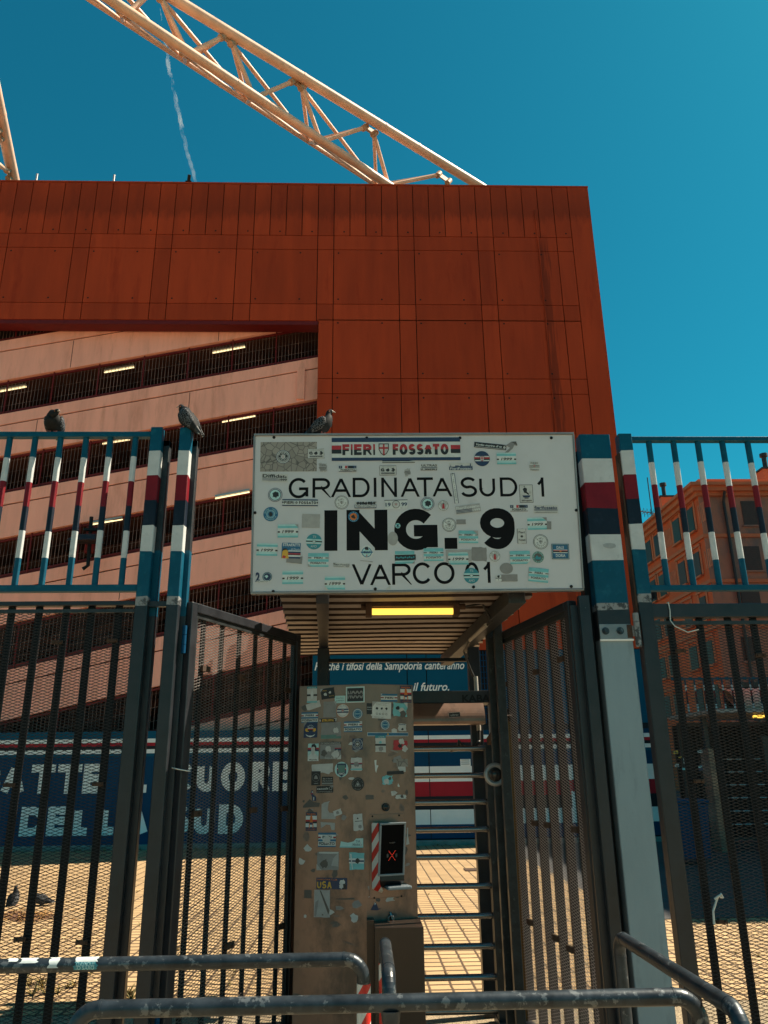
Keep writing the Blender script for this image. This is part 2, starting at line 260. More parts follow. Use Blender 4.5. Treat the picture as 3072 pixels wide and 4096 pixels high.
def paving_mat():
    m = bpy.data.materials.new('yellow_pavers'); m.use_nodes = True; t = m.node_tree; N = t.nodes; L = t.links; p = N['Principled BSDF']; p.inputs['Roughness'].default_value = 0.9
    tc = N.new('ShaderNodeTexCoord')
    def grid(size, off):
        nz = N.new('ShaderNodeTexNoise'); nz.inputs['Scale'].default_value = 9; L.new(tc.outputs['Object'], nz.inputs[0])
        nd = N.new('ShaderNodeVectorMath'); nd.operation = 'MULTIPLY_ADD'; nd.inputs[1].default_value = (0.016,0.016,0); L.new(nz.outputs['Color'], nd.inputs[0]); L.new(tc.outputs['Object'], nd.inputs[2])
        dv = N.new('ShaderNodeVectorMath'); dv.operation = 'DIVIDE'; dv.inputs[1].default_value = (*size, 1); L.new(nd.outputs[0], dv.inputs[0]); return dv.outputs[0]
    g = grid((0.18, 0.15), 0)
    fr = N.new('ShaderNodeVectorMath'); fr.operation = 'FRACTION'; L.new(g, fr.inputs[0])
    fl = N.new('ShaderNodeVectorMath'); fl.operation = 'FLOOR'; L.new(g, fl.inputs[0])
    wn = N.new('ShaderNodeTexWhiteNoise'); wn.noise_dimensions = '2D'; L.new(fl.outputs[0], wn.inputs['Vector'])
    sx = N.new('ShaderNodeSeparateXYZ'); L.new(fr.outputs[0], sx.inputs[0])
    def edge(o, wdt):
        a = N.new('ShaderNodeMath'); a.operation = 'SUBTRACT'; a.inputs[1].default_value = 0.5; L.new(o, a.inputs[0])
        b = N.new('ShaderNodeMath'); b.operation = 'ABSOLUTE'; L.new(a.outputs[0], b.inputs[0])
        r = N.new('ShaderNodeMapRange'); r.inputs[1].default_value = 0.5-wdt; r.inputs[2].default_value = 0.5-wdt*0.4; L.new(b.outputs[0], r.inputs[0]); return r.outputs[0]
    ex = edge(sx.outputs['X'], 0.085); ey = edge(sx.outputs['Y'], 0.17)
    mxx = N.new('ShaderNodeMath'); mxx.operation = 'MAXIMUM'; L.new(ex, mxx.inputs[0]); L.new(ey, mxx.inputs[1])
    big = N.new('ShaderNodeTexNoise'); big.inputs['Scale'].default_value = 0.7; big.inputs['Detail'].default_value = 6; L.new(tc.outputs['Object'], big.inputs[0])
    fine = N.new('ShaderNodeTexNoise'); fine.inputs['Scale'].default_value = 70; fine.inputs['Detail'].default_value = 4; L.new(tc.outputs['Object'], fine.inputs[0])
    s1 = N.new('ShaderNodeMath'); s1.operation = 'MULTIPLY_ADD'; s1.inputs[1].default_value = 0.24; s1.inputs[2].default_value = 0.45; L.new(wn.outputs[0], s1.inputs[0])
    s2 = N.new('ShaderNodeMath'); s2.operation = 'MULTIPLY_ADD'; s2.inputs[1].default_value = 0.6; L.new(big.outputs[0], s2.inputs[0]); L.new(s1.outputs[0], s2.inputs[2])
    s3 = N.new('ShaderNodeMath'); s3.operation = 'MULTIPLY_ADD'; s3.inputs[1].default_value = 0.22; L.new(fine.outputs[0], s3.inputs[0]); L.new(s2.outputs[0], s3.inputs[2])
    col = N.new('ShaderNodeVectorMath'); col.operation = 'SCALE'; col.inputs[0].default_value = (0.40,0.272,0.142); L.new(s3.outputs[0], col.inputs['Scale'])
    mx = N.new('ShaderNodeMix'); mx.data_type = 'RGBA'; L.new(mxx.outputs[0], mx.inputs[0]); L.new(col.outputs[0], mx.inputs[6]); mx.inputs[7].default_value = (0.06,0.034,0.016,1)
    L.new(mx.outputs[2], p.inputs['Base Color'])
    iv = N.new('ShaderNodeMath'); iv.operation = 'MULTIPLY_ADD'; iv.inputs[1].default_value = -1.0; L.new(mxx.outputs[0], iv.inputs[0]); L.new(fine.outputs[0], iv.inputs[2])
    bp = N.new('ShaderNodeBump'); bp.inputs['Strength'].default_value = 0.5; bp.inputs['Distance'].default_value = 0.006; L.new(iv.outputs[0], bp.inputs['Height']); L.new(bp.outputs[0], p.inputs['Normal'])
    return m
M['paving'] = paving_mat()
M['asphalt'] = mat('exposed_aggregate', (0.30,0.235,0.15), 0.95, var=0.35, scale=60, stain=(0.08,0.06,0.04), sscale=90, sth=0.52, sw=0.05, bump=0.6, bscale=90)

# ---------------------------------------------------------------- stroke lettering
def arc(cx, cy, rx, ry, a0, a1, n=14):
    return [(cx+rx*math.cos(rad(a0+(a1-a0)*i/n)), cy+ry*math.sin(rad(a0+(a1-a0)*i/n))) for i in range(n+1)]
def GL(c):
    """centre-line strokes in a unit box, advance-width"""
    g = {
    'A': (0.84, [[(-.03,-.1),(0.5,1.02)],[(0.5,1.02),(1.03,-.1)],[(0.2,0.32),(0.8,0.32)]]),
    'B': (0.74, [[(0,0),(0,1)],[(0,1),(0.55,1)]+arc(0.6,0.76,0.32,0.24,90,-90)+[(0,0.52)],[(0.5,0.52)]+arc(0.62,0.26,0.38,0.26,90,-90)+[(0,0)]]),
    'C': (0.88, [arc(0.5,0.5,0.5,0.5,38,322,22)]),
    'D': (0.86, [[(0,0),(0,1)],[(0,1),(0.42,1)]+arc(0.48,0.5,0.52,0.5,90,-90,16)+[(0,0)]]),
    'E': (0.72, [[(0,0),(0,1)],[(0,1),(1,1)],[(0,0.52),(0.9,0.52)],[(0,0),(1,0)]]),
    'F': (0.66, [[(0,0),(0,1)],[(0,1),(1,1)],[(0,0.5),(0.88,0.5)]]),
    'G': (0.92, [arc(0.5,0.5,0.5,0.5,42,322,22)+[(1.0,0.13)],[(1.0,0.10),(1.0,0.46)],[(1.0,0.46),(0.62,0.46)]]),
    'H': (0.82, [[(0,0),(0,1)],[(1,0),(1,1)],[(0,0.5),(1,0.5)]]),
    'I': (0.16, [[(0.5,0),(0.5,1)]]),
    'L': (0.68, [[(0,1),(0,0),(1,0)]]),
    'M': (0.95, [[(0,0),(0,1)],[(0,1.1),(0.5,-.05)],[(0.5,-.05),(1,1.1)],[(1,0),(1,1)]]),
    'N': (0.80, [[(0,0),(0,1)],[(1,0),(1,1)],[(-.02,1.08),(1.02,-.08)]]),
    'O': (0.94, [arc(0.5,0.5,0.5,0.5,90,450,28)]),
    'P': (0.72, [[(0,0),(0,1)],[(0,1),(0.6,1)]+arc(0.62,0.74,0.38,0.26,90,-90)+[(0,0.48)]]),
    'R': (0.82, [[(0,0),(0,1)],[(0,1),(0.58,1)]+arc(0.6,0.74,0.36,0.26,90,-90)+[(0,0.48)],[(0.5,0.5),(1.05,-.08)]]),
    'S': (0.80, [arc(0.5,0.74,0.46,0.26,30,90,5)+arc(0.48,0.74,0.46,0.26,95,255,10)+arc(0.52,0.26,0.48,0.26,80,-90,12)+arc(0.48,0.26,0.48,0.26,-95,-160,6)]),
    'T': (0.76, [[(0,1),(1,1)],[(0.5,1),(0.5,0)]]),
    'U': (0.80, [[(0,1),(0,0.4)]+arc(0.5,0.4,0.5,0.4,180,360,16)+[(1,1)]]),
    'V': (0.82, [[(-.03,1.1),(0.5,-.02)],[(0.5,-.02),(1.03,1.1)]]),
    'Z': (0.74, [[(0,1),(1,1)],[(1,1),(0,0)],[(0,0),(1,0)]]),
    '0': (0.66, [arc(0.5,0.5,0.5,0.5,90,450,26)]),
    '1': (0.42, [[(0.75,0),(0.75,1)],[(0.75,1),(0.55,0.84),(0.1,0.66)]]),
    '9': (0.70, [arc(0.5,0.68,0.5,0.32,0,360,22),[(1,0.68)]+arc(0.5,0.5,0.5,0.5,0,-90,10)+arc(0.5,0.3,0.48,0.3,-95,-150,5)]),
    '2': (0.70, [arc(0.5,0.7,0.45,0.3,165,-35,12)+[(0.02,0.0),(1,0)]]),
    '.': (0.22, [[(0.5,0),(0.5,0.02)]]),
    '+': (0.7, [[(0.5,0.1),(0.5,0.9)],[(0,0.5),(1,0.5)]]),
    ' ': (0.36, []),
    }
    return g.get(c, (0.6, [[(0,0),(1,0),(1,1),(0,1),(0,0)]]))
def ribbon(pl, t):
    n = len(pl); out = []
    P = [Vector(p) for p in pl]
    closed = n > 3 and (P[0]-P[-1]).length < 1e-6
    for i in range(n):
        a = P[i-1] if i > 0 else (P[n-2] if closed else None); b = P[i+1] if i < n-1 else (P[1] if closed else None)
        d1 = (P[i]-a).normalized() if a is not None else None; d2 = (b-P[i]).normalized() if b is not None else None
        if d1 is None: d1 = d2
        if d2 is None: d2 = d1
        n1 = Vector((-d1.y,d1.x)); n2 = Vector((-d2.y,d2.x)); m = n1+n2
        m = m.normalized() if m.length > 1e-6 else n1
        k = min(1.6, 1/max(0.4, m.dot(n1)))
        out.append((P[i]+m*t/2*k, P[i]-m*t/2*k))
    return out
def letters(mb, text, put, W_, H_, t, mi=0, gap=0.14, boxes=None, clampy=None, lift=0.0, wscale=1.0):
    """put(x, y, lift) -> world; text fills W_ x H_ from (0,0); boxes gives explicit (x0, x1) per glyph"""
    gl = [GL(c) for c in text]
    if boxes is None:
        adv = [g[0] for g in gl]; tot = sum(adv) + gap*(len(gl)-1); k = W_/tot; x = 0; boxes = []
        for a in adv: boxes.append((x, x+a*k)); x += (a+gap)*k
    e = 0
    for (x0, x1), g, ch in zip(boxes, gl, text):
        w = x1-x0; tt = min(t, w) if ch not in 'I.1' else t
        for pl in g[1]:
            q = [(x0+tt/2+px*(w-tt), tt/2+py*(H_-tt)) if ch not in 'I.' else (x0+w/2, tt/2+py*(H_-tt)) for px, py in pl]
            straight = len(q) <= 3 and ch not in '.'
            if len(q) == 2 and (ch not in 'AVNM' or abs(q[0][0]-q[1][0]) < 1e-9):   # square ends reach the box
                a = Vector(q[0]); b = Vector(q[1]); d = (b-a).normalized()*tt/2 if (b-a).length > 1e-9 else Vector((0,tt/2))
                if ch == '.': tt = w; q = [(x0+w/2, 0), (x0+w/2, H_)]
                else: q = [tuple(a-d), tuple(b+d)]
            rb = ribbon(q, tt); lo = 0 if clampy is None else clampy[0]; hi = H_ if clampy is None else clampy[1]
            z = lift + e*0.00012; e = (e+1) % 8
            vs = []
            for a, b in rb:
                for p in (a, b): vs.append(put(min(max(p.x, x0-0.02*w if ch != 'R' else x0), x1+0.02*w), min(max(p.y, lo), hi), z))
            mb.add(vs, [(2*i, 2*i+1, 2*i+3, 2*i+2) for i in range(len(rb)-1)], mi)
def font_mesh(text, shear=0.0, bold=0.0):
    cu = bpy.data.curves.new('tmp_text', 'FONT'); cu.body = text; cu.shear = shear; cu.offset = bold; cu.resolution_u = 3
    ob = bpy.data.objects.new('tmp_text', cu); COL.objects.link(ob)
    dg = bpy.context.evaluated_depsgraph_get(); me = bpy.data.meshes.new_from_object(ob.evaluated_get(dg))
    vs = [tuple(v.co) for v in me.vertices]; fs = [tuple(p.vertices) for p in me.polygons]
    bpy.data.objects.remove(ob); bpy.data.curves.remove(cu); bpy.data.meshes.remove(me)
    return vs, fs
_FM = {}
def text_into(mb, text, put, cx, cy, h, mi, width=None, shear=0.0, bold=0.0, lift=0.0, rot=0.0):
    key = (text, shear, bold)
    if key not in _FM: _FM[key] = font_mesh(text, shear, bold)
    vs, fs = _FM[key]
    if not vs: return
    x0 = min(v[0] for v in vs); x1 = max(v[0] for v in vs); s = h/0.69
    k = s if width is None else width/max(1e-6, x1-x0)
    c, sn = math.cos(rot), math.sin(rot); out = []
    for v in vs:
        a = (v[0]-(x0+x1)/2)*k; b = (v[1]-0.345)*s
        out.append(put(cx+a*c-b*sn, cy+a*sn+b*c, lift))
    mb.add(out, fs, mi)
def expanded(name, o, u, v, n, W_, H_, parent, dw=0.050, dh=0.0165, t=0.0031, th=0.0012, tilt=42.0, material='strand'):
    """expanded metal sheet: every strand is a small solid bar"""
    o = np.array(o, float); u = np.array(u, float); v = np.array(v, float); n = np.array(n, float)
    nx = int(W_/dw); ny = int(H_/(dh/2)); dw = W_/nx
    I, J = np.meshgrid(np.arange(nx+1), np.arange(ny)); I = I.ravel(); J = J.ravel()
    xs = (I + 0.5*(J % 2))*dw; ys = J*dh/2
    A = []; B = []
    for sgn in (1, -1):
        x2 = xs + sgn*dw/2; ok = (x2 >= -1e-6) & (x2 <= W_+1e-6) & (xs <= W_+1e-6)
        A.append(np.stack([xs[ok], ys[ok]], 1)); B.append(np.stack([x2[ok], ys[ok]+dh/2], 1))
    A = np.concatenate(A); B = np.concatenate(B); d = B-A; L_ = np.linalg.norm(d, axis=1)[:, None]; d = d/L_; A = A-d*0.0006; B = B+d*0.0006; pr = np.stack([-d[:,1], d[:,0]], 1); pr = pr*np.sign(pr[:, 1:]); ct, st_ = math.cos(rad(tilt)), math.sin(rad(tilt))
    k = len(A); V = np.zeros((k, 8, 3))
    def w3(P, dd): return o + P[:, :1]*u + P[:, 1:]*v + dd*n
    i = 0
    for P in (A, B):
        for s_, k_ in ((1, -1), (-1, -1), (-1, 1), (1, 1)):
            V[:, i] = w3(P + pr*(s_*ct*t/2 - k_*st_*th/2), s_*st_*t/2 + k_*ct*th/2 + 0.003); i += 1
    base = (np.arange(k)*8)[:, None, None]
    q = np.array([[0,1,5,4],[1,2,6,5],[2,3,7,6],[3,0,4,7]])[None]
    F = (base+q).reshape(-1, 4); og = org(parent)
    V = V.reshape(-1, 3) - np.array(og)
    me = bpy.data.meshes.new(name); me.vertices.add(len(V)); me.vertices.foreach_set('co', V.ravel())
    me.loops.add(F.size); me.loops.foreach_set('vertex_index', F.ravel().astype(np.int32)); me.polygons.add(len(F)); me.polygons.foreach_set('loop_start', np.arange(0, F.size, 4, dtype=np.int32))
    me.update(calc_edges=True); me.materials.append(M[material])
    ob = bpy.data.objects.new(name, me); COL.objects.link(ob); ob.parent = parent
    return ob

# ================================================================ ground
def sheet(name, x0, x1, y0, y1, z, m):
    mb = MB(); mb.add([(x0,y0,z),(x1,y0,z),(x1,y1,z),(x0,y1,z)], [(0,1,2,3)]); o = mb.build(name, m); o['kind'] = 'structure'; return o
sheet('ground', -400, 400, -300, 500, -0.004, M['asphalt'])
sheet('paving', -14, 14, 6.45, 18.72, 0.0, M['paving'])
sheet('yard_shade', 3.1, 60, 9.6, 140, 0.004, M['yard_shade'])  # dark sheet over the paving, standing in for the shade in the yard
def kerb():
    mb = MB(); mb.box(-25, 7.0, 18.72, 18.98, 0, 0.10)
    o = mb.build('kerb', M['concrete'], bevel=0.01); o['kind'] = 'structure'
kerb()

def paving_plate():
    p = at(1863, 3486, Z=0); q = at(1990, 3474, Z=0); mb = MB(); mb.box(p.x, q.x, p.y, q.y, .001, .012)  # thin dark plate lying on the paving
    o = mb.build('dark_plate', M['rust']); tag(o, 'thin dark brown plate on the paving beyond the turnstile bars', 'drain cover')  # dark patch on the paving, made as a thin plate
paving_plate()

# ================================================================ stadium corner building
FY = 19.0                                  # facade plane
st = thing('stadium_building', (0, FY, 0), 'tall red panelled stadium corner building with pink ramps and a blue painted base', 'building')
def cladding():
    mb = MB(); holes = []
    m = 0.473; xs0 = -0.77
    top = 18.45
    def topz(x): return top
    xcol = [xs0 + m*k for k in range(-52, 16)]     # module lines
    def is_narrow(k): return (k % 5) == 4          # module between line k and k+1
    xs = []
    k0 = -52
    blocks = []
    k = k0
    while k < 15:
        if is_narrow(k): blocks.append((k, k+1)); k += 1
        else:
            e = k
            while e < 15 and not is_narrow(e): e += 1
            blocks.append((k, e)); k = e
    g = 0.011
    def X(k): return xs0 + m*k
    y1, y0 = FY+0.07, FY
    def pan(xa, xb, za, zb, mi=0):
        mb.box(xa+g, xb-g, y0, y1, za+g, zb-g, mi)
    # top row of narrow panels
    for k in range(k0, 15): pan(X(k), X(k+1), 16.61, top, 0)
    rows = [(16.12,16.61),(14.27,16.12),(13.77,14.27)]
    z = 13.77
    for hi in (11.89, 9.53, 7.17, 4.81):
        rows.append((hi, z)); rows.append((hi-0.47 if hi > 5 else 4.40, hi)); z = hi-0.47
    for za, zb in rows:
        for a, b in blocks:
            xa, xb = X(a), X(b)
            if za < 13.7 and xb < -0.7: 
                if abs(xb - xs0) < 0.01: pan(-1.19, xb, za, zb, 0)
                continue
            if za > 13.7 and za < 13.9: za2 = 13.72
            else: za2 = za
            pan(xa, xb, za2, zb, 0)
            if zb-za > 1.2 and xb-xa > 1.2:
                for hx, hz in ((xa+.14, za+.16), (xb-.5, za+.16), (xa+.14, zb-.12), (xb-.5, zb-.12)): holes.append((hx, hz))
    for k in range(k0, 15, 2): holes.append((X(k)+.3, 16.75))
    # plain edge strip at the right corner
    mb.box(X(15)+g, 6.97, y0, y1, 4.40+g, top, 0)
    # blue part below
    for za, zb in ((2.62, 4.40), (0.12, 2.62)):
        for a, b in blocks:
            xa, xb = X(a), X(b)
            if xb < -0.7:
                if abs(xb-xs0) < 0.01: pan(-1.19, xb, za, zb, 1 if za > 1 else 2)
                continue
            if za > 1 and xb > 2.6 and xa < 3.2:
                pan(xa, 2.62, za, zb, 1); pan(3.2, xb, za, zb, 1); continue
            pan(xa, xb, za, zb, 1 if za > 1 else 2)
        mb.box(X(15)+g, 6.97, y0, y1, za+g, zb-g, 1 if za > 1 else 2)
    # small tie holes with dark centres
    for hx, hz in holes:
        if hz < 13.7 and hx < -1.1: continue
        n = 8; mb.add([(hx+.028*math.cos(6.283*i/n), y0-.002, hz+.028*math.sin(6.283*i/n)) for i in range(n)], [tuple(range(n))], 3)
    mb.build('cladding', [M['redwall'], M['wall_teal'], M['wall_blue'], M['dark']], st)
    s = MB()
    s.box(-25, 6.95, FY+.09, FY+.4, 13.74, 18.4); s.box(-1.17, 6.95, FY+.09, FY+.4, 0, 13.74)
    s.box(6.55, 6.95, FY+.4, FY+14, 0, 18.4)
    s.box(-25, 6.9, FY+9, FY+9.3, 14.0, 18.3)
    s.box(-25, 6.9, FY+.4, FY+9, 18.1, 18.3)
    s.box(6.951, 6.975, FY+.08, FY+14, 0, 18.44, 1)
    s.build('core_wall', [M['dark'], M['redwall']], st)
    l = MB(); l.box(-25, -1.2, FY+.02, FY+.42, 13.60, 13.719); l.build('lintel', M['guard'], st)
    c = MB(); c.box(-25, 6.98, FY-.015, FY+.4, 18.452, 18.50); c.build('roof_coping', M['redwall'], st)
cladding()
def conduit():
    pts = [(1197,690),(1206,760),(1222,905),(1250,1180),(1272,1440),(1282,1560),(1295,1680),(1308,1850)]
    mb = MB(); mb.tube([at(1200+.7836*x, 300+.7836*y, Y=FY-.03) for x, y in pts], 0.018, 8); mb.build('conduit', M['redwall'], st)
    # little bits on the roof edge
    for px, py, h, r in ((143,735,.42,.03),(452,745,.42,.03)):
        b = MB(); p = at(px, py, Y=FY+.2); b.tube([(p.x,p.y,18.50),(p.x,p.y,18.50+h)], r, 8); b.build('vent_pipe', M['alu'], st)
    b = MB(); p = at(755, 740, Y=FY+.2); b.box(p.x-.09,p.x+.09,p.y-.09,p.y+.09,18.50,18.66); b.tube([(p.x,p.y-.05,18.62),(p.x+.05,p.y-.2,18.78)], .05, 8); b.build('roof_camera', M['black_steel'], st)
conduit()
# ---- ramps behind the opening
RY = 19.5
def line(p, q):
    a = at(*p, Y=RY); b = at(*q, Y=RY); s = (b.z-a.z)/(b.x-a.x)
    return lambda x: a.z + s*(x-a.x)
XL, XR = -25.0, -1.17
RAMPS = [ # top edge, underside edge
    (line((0,1366),(452,1290)), line((0,1523),(1237,1300))),
    (line((0,1659),(1196,1443)), line((0,1824),(1265,1596))),
    (line((0,1976),(850,1820)), line((0,2153),(850,1989))),
    (line((0,2315),(850,2151)), line((0,2500),(850,2325))),
    (line((0,2687),(1158,2435)), line((0,2885),(1158,2625))),
    (line((0,3076),(1158,2815)), lambda x: 2.0 if False else line((0,3290),(1158,3010))(x)),
]
def ramps():
    for i, (tp, bt) in enumerate(RAMPS):
        mb = MB(); xa, xb = XL, XR
        a0, a1, b0, b1 = tp(xa), tp(xb), bt(xa), bt(xb)
        if i == 5: b0 = b1 = 2.0; b0 = min(b0, a0-.05)
        yb = RY+.18
        cop = 0.33
        mb.prismy([(xa,b0),(xb,b1),(xb,a1-cop-.035),(xa,a0-cop-.035)], RY, yb)
        mb.prismy([(xa,a0-cop),(xb,a1-cop),(xb,a1),(xa,a0)], RY-.012, yb)
        mb.prismy([(xa,a0-cop-.034),(xb,a1-cop-.034),(xb,a1-cop-.001),(xa,a0-cop-.001)], RY+.03, yb-.01, 1)  # dark strip in the groove paints the shadow line under the coping
        jx = xb-2.9-.7*i
        while jx > xa:
            lo, hi = bt(jx)+.02, tp(jx)-cop-.05
            if hi > lo and i < 5: mb.box(jx-.008, jx+.008, RY-.003, RY-.0005, lo, hi, 1)
            jx -= 4.1
        if i == 1: mb.box(XR-.62, XR-.40, RY-.05, RY, a1-1.35, a1-.36)
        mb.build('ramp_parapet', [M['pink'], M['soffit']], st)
        # deck behind, seen from below
        s = MB(); s.prismy([(xa,b0),(xb,b1),(xb,b1+.28),(xa,b0+.28)], yb+.002, FY+5.5); 
        for k in range(3):
            yy = RY+2.2+k*1.3; s.prismy([(xa,b0-.22),(xb,b1-.22),(xb,b1-.002),(xa,b0-.002)], yy, yy+.3)
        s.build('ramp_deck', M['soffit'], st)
    # guards between the parapets
    for i in range(6):
        low = RAMPS[i][0]
        up = RAMPS[i-1][1] if i else (lambda x: 13.75)
        r = MB(); w = MB(); y = RY+.10
        x = XR-.05; n = 0
        def seg(f, d):
            r.bar((XL,y,f(XL)+d),(XR,y,f(XR)+d),.05,.05)
        seg(low, .10); seg(low, .04)
        if i: seg(up, -.06)
        px = XR-1.25
        while px > XL:
            if up(px) > low(px)+.1: r.bar((px,y-.03,low(px)),(px,y-.03,up(px)),.035,.035,(0,1,0))
            px -= 1.24
        x = XR-.05
        while x > -15.5:
            if up(x) > low(x)+.1: w.bar((x,y+.03,low(x)),(x,y+.03,up(x)),.009,.009,(0,1,0))
            x -= .094
        for k in range(1, 5):
            h = k*.33
            if i: w.bar((-15.5,y+.04,low(-15.5)+h),(XR,y+.04,low(XR)+h),.005,.005)
        r.build('guard_rail', M['guard'], st); w.build('guard_mesh', M['wire'], st)
    # far wall with one opening to the sky
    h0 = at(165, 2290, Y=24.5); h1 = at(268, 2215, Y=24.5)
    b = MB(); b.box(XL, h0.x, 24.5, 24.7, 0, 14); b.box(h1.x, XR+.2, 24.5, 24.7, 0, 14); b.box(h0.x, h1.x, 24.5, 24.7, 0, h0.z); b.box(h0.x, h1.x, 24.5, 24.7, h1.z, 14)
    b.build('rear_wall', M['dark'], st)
    g = MB()
    for k in range(14): xx = h0.x+(h1.x-h0.x)*k/13; g.bar((xx,24.4,h0.z-.05),(xx,24.4,h1.z+.05),.02,.02,(0,1,0))
    for k in range(6): zz = h0.z+(h1.z-h0.z)*k/5; g.bar((h0.x,24.38,zz),(h1.x,24.38,zz),.02,.02)
    g.build('opening_grid', M['black_steel'], st)
    lamps = [((850,1412),(980,1388),0),((417,1490),(536,1469),0),((-10,1568),(105,1547),0),((888,1689),(1021,1664),1),((410,1776),(520,1758),1),((362,2099),(490,2077),2),((861,1994),(998,1968),2),((-140,1870),(-40,1852),1)]
    for p, q, k in lamps:
        def under(px, py):
            z = 10.0
            for _ in range(12): a = at(px, py, Z=z); z = RAMPS[k][1](a.x)-.09
            return at(px, py, Z=z)
        m = MB(); a = under(*p); c = under(*q); m.tube([a, c], .02, 8)
        o = m.build('fluorescent_lamp', M['lamp_on'], st)
        m = MB(); m.bar(a+Vector((0,0,.055)), c+Vector((0,0,.055)), .10, .05); m.build('lamp_housing', M['alu'], o)
ramps()
# ---- blue base on the left, painted bands, writing
def base():
    mb = MB(); mb.box(-25, -1.195, FY, FY+.5, 0.0, 2.56); mb.box(-25, -1.195, FY-.002, FY, 2.37, 2.56, 1); mb.build('base_wall', [M['wall_blue'], M['wall_teal']], st)
    s = MB()
    def band(x0, x1, z0, z1, mi, y=FY-.012): s.box(x0, x1, y, y+.0095, z0, z1, mi)
    def bands(x0, x1):
        band(x0, x1, 2.30, 2.39, 0); band(x0, x1, 2.225, 2.30, 1); band(x0, x1, 2.15, 2.225, 2); band(x0, x1, 2.06, 2.15, 0); band(x0, x1, 1.99, 2.06, 3)
    bands(-25, 6.96)
    for x0, x1 in ((0.3, 6.96),):
        band(x0, x1, 1.35, 1.69, 0); band(x0, x1, 1.03, 1.35, 1); band(x0, x1, .74, 1.03, 2); band(x0, x1, .42, .74, 0); band(x0, x1, .125, .42, 4)
    band(-1.19, 6.96, 2.50, 2.62, 2); 
    s.build('painted_bands', [M['wall_white'], M['wall_red'], M['wall_black'], M['wall_teal'], M['wall_blue']], st)
    # narrow joints kept visible through the bands
    j = MB()
    for k in (0, 4, 5, 9, 10, 14):
        x = -0.77+.473*k; j.box(x-.009, x+.009, FY-.016, FY-.0125, .13, 2.6)
    j.build('joint_lines', M['wall_black'], st)
    # BATTE IL CUORE / DELLA SUD
    def row(ch, x0, x1, yt, yb):
        t = MB()
        a = at(x0, (yt+yb)/2, Y=FY-.02); b = at(x1, (yt+yb)/2, Y=FY-.02); zt = at((x0+x1)/2, yt, Y=FY-.02).z; zb = at((x0+x1)/2, yb, Y=FY-.02).z
        put = lambda x, y, l: (a.x+x, FY-.014-l, zb+y)
        letters(t, ch, put, b.x-a.x, zt-zb, .175, 0, boxes=[(0, b.x-a.x)]); t.build('letter', M['wall_white'], st)
    for ch, x0, x1 in (('B',-92,2),('A',8,100),('T',122,218),('T',228,324),('E',332,420),('I',486,510),('L',530,604),('C',682,776),('U',786,866),('O',884,980),('R',1004,1080),('E',1090,1152)):
        dy = -(x0+x1)/2*.0125
        row(ch, x0, x1, 3060+dy, 3178+dy)
    for ch, x0, x1 in (('D',80,182),('E',188,282),('L',294,366),('L',400,472),('A',496,592),('S',668,760),('U',772,858),('D',874,972)):
        dy = -(x0+x1)/2*.0125
        row(ch, x0, x1, 3229+dy, 3347+dy)
    # script line on the teal fascia
    w = MB()
    a = at(1258, 2679, Y=FY-.02); b = at(1858, 2676, Y=FY-.02)
    put = lambda x, y, l: (x, FY-.014-l, y)
    h = .19
    text_into(w, 'Perchè i tifosi della Sampdoria canteranno', put, (a.x+b.x)/2, a.z+.085, h, 0, width=b.x-a.x, shear=.28, bold=.018)
    a = at(1578, 2762, Y=FY-.02); b = at(1797, 2759, Y=FY-.02)
    text_into(w, 'per il futuro.', put, (a.x+b.x)/2, a.z+.085, h, 0, width=b.x-a.x, shear=.28, bold=.018)
    w.build('script_lettering', M['wall_white'], st)
    n = MB(); a = at(1842, 3065, Y=FY-.02); b = at(1882, 3036, Y=FY-.02); n.box(a.x, b.x, FY-.018, FY-.013, a.z, b.z)
    for k in range(3): n.box(a.x+.02, b.x-.03, FY-.021, FY-.0185, a.z+.04+k*.045, a.z+.055+k*.045, 1)
    n.build('notice_sheet', [M['wall_white'], M['sG']], st)
    # letter marks in the red band at the right
    q = MB(); a = at(2338, 3180, Y=FY-.02)
    letters(q, 'H', lambda x, y, l: (a.x-.15+x, FY-.02-l, .62+y), .4, .42, .09, 0); q.build('band_lettering', M['wall_black'], st)
    q = MB(); q.box(a.x-.3, a.x+.6, FY-.017, FY-.0125, .50, 1.10); q.build('letter_ground', M['wall_white'], st)
    # grated window beside the fascia
    q = MB(); q.box(2.62, 3.19, FY+.3, FY+.4, 2.63, 4.39); f = q.build('grated_window', M['dark'], st)
    g = MB()
    for k in range(8): g.bar((2.66+k*.07,FY+.05,2.65),(2.66+k*.07,FY+.05,4.38),.014,.014,(0,1,0))
    for k in range(12): g.bar((2.62,FY+.06,2.75+k*.14),(3.18,FY+.06,2.75+k*.14),.014,.014)
    g.build('window_grate', M['wall_blue'], f)
    l = MB(); a = at(1936, 2679, Y=FY+.2); b = at(1968, 2679, Y=FY+.2); l.tube([a, b], .03, 8); l.build('window_lamp', M['lamp_on'], f)
base()
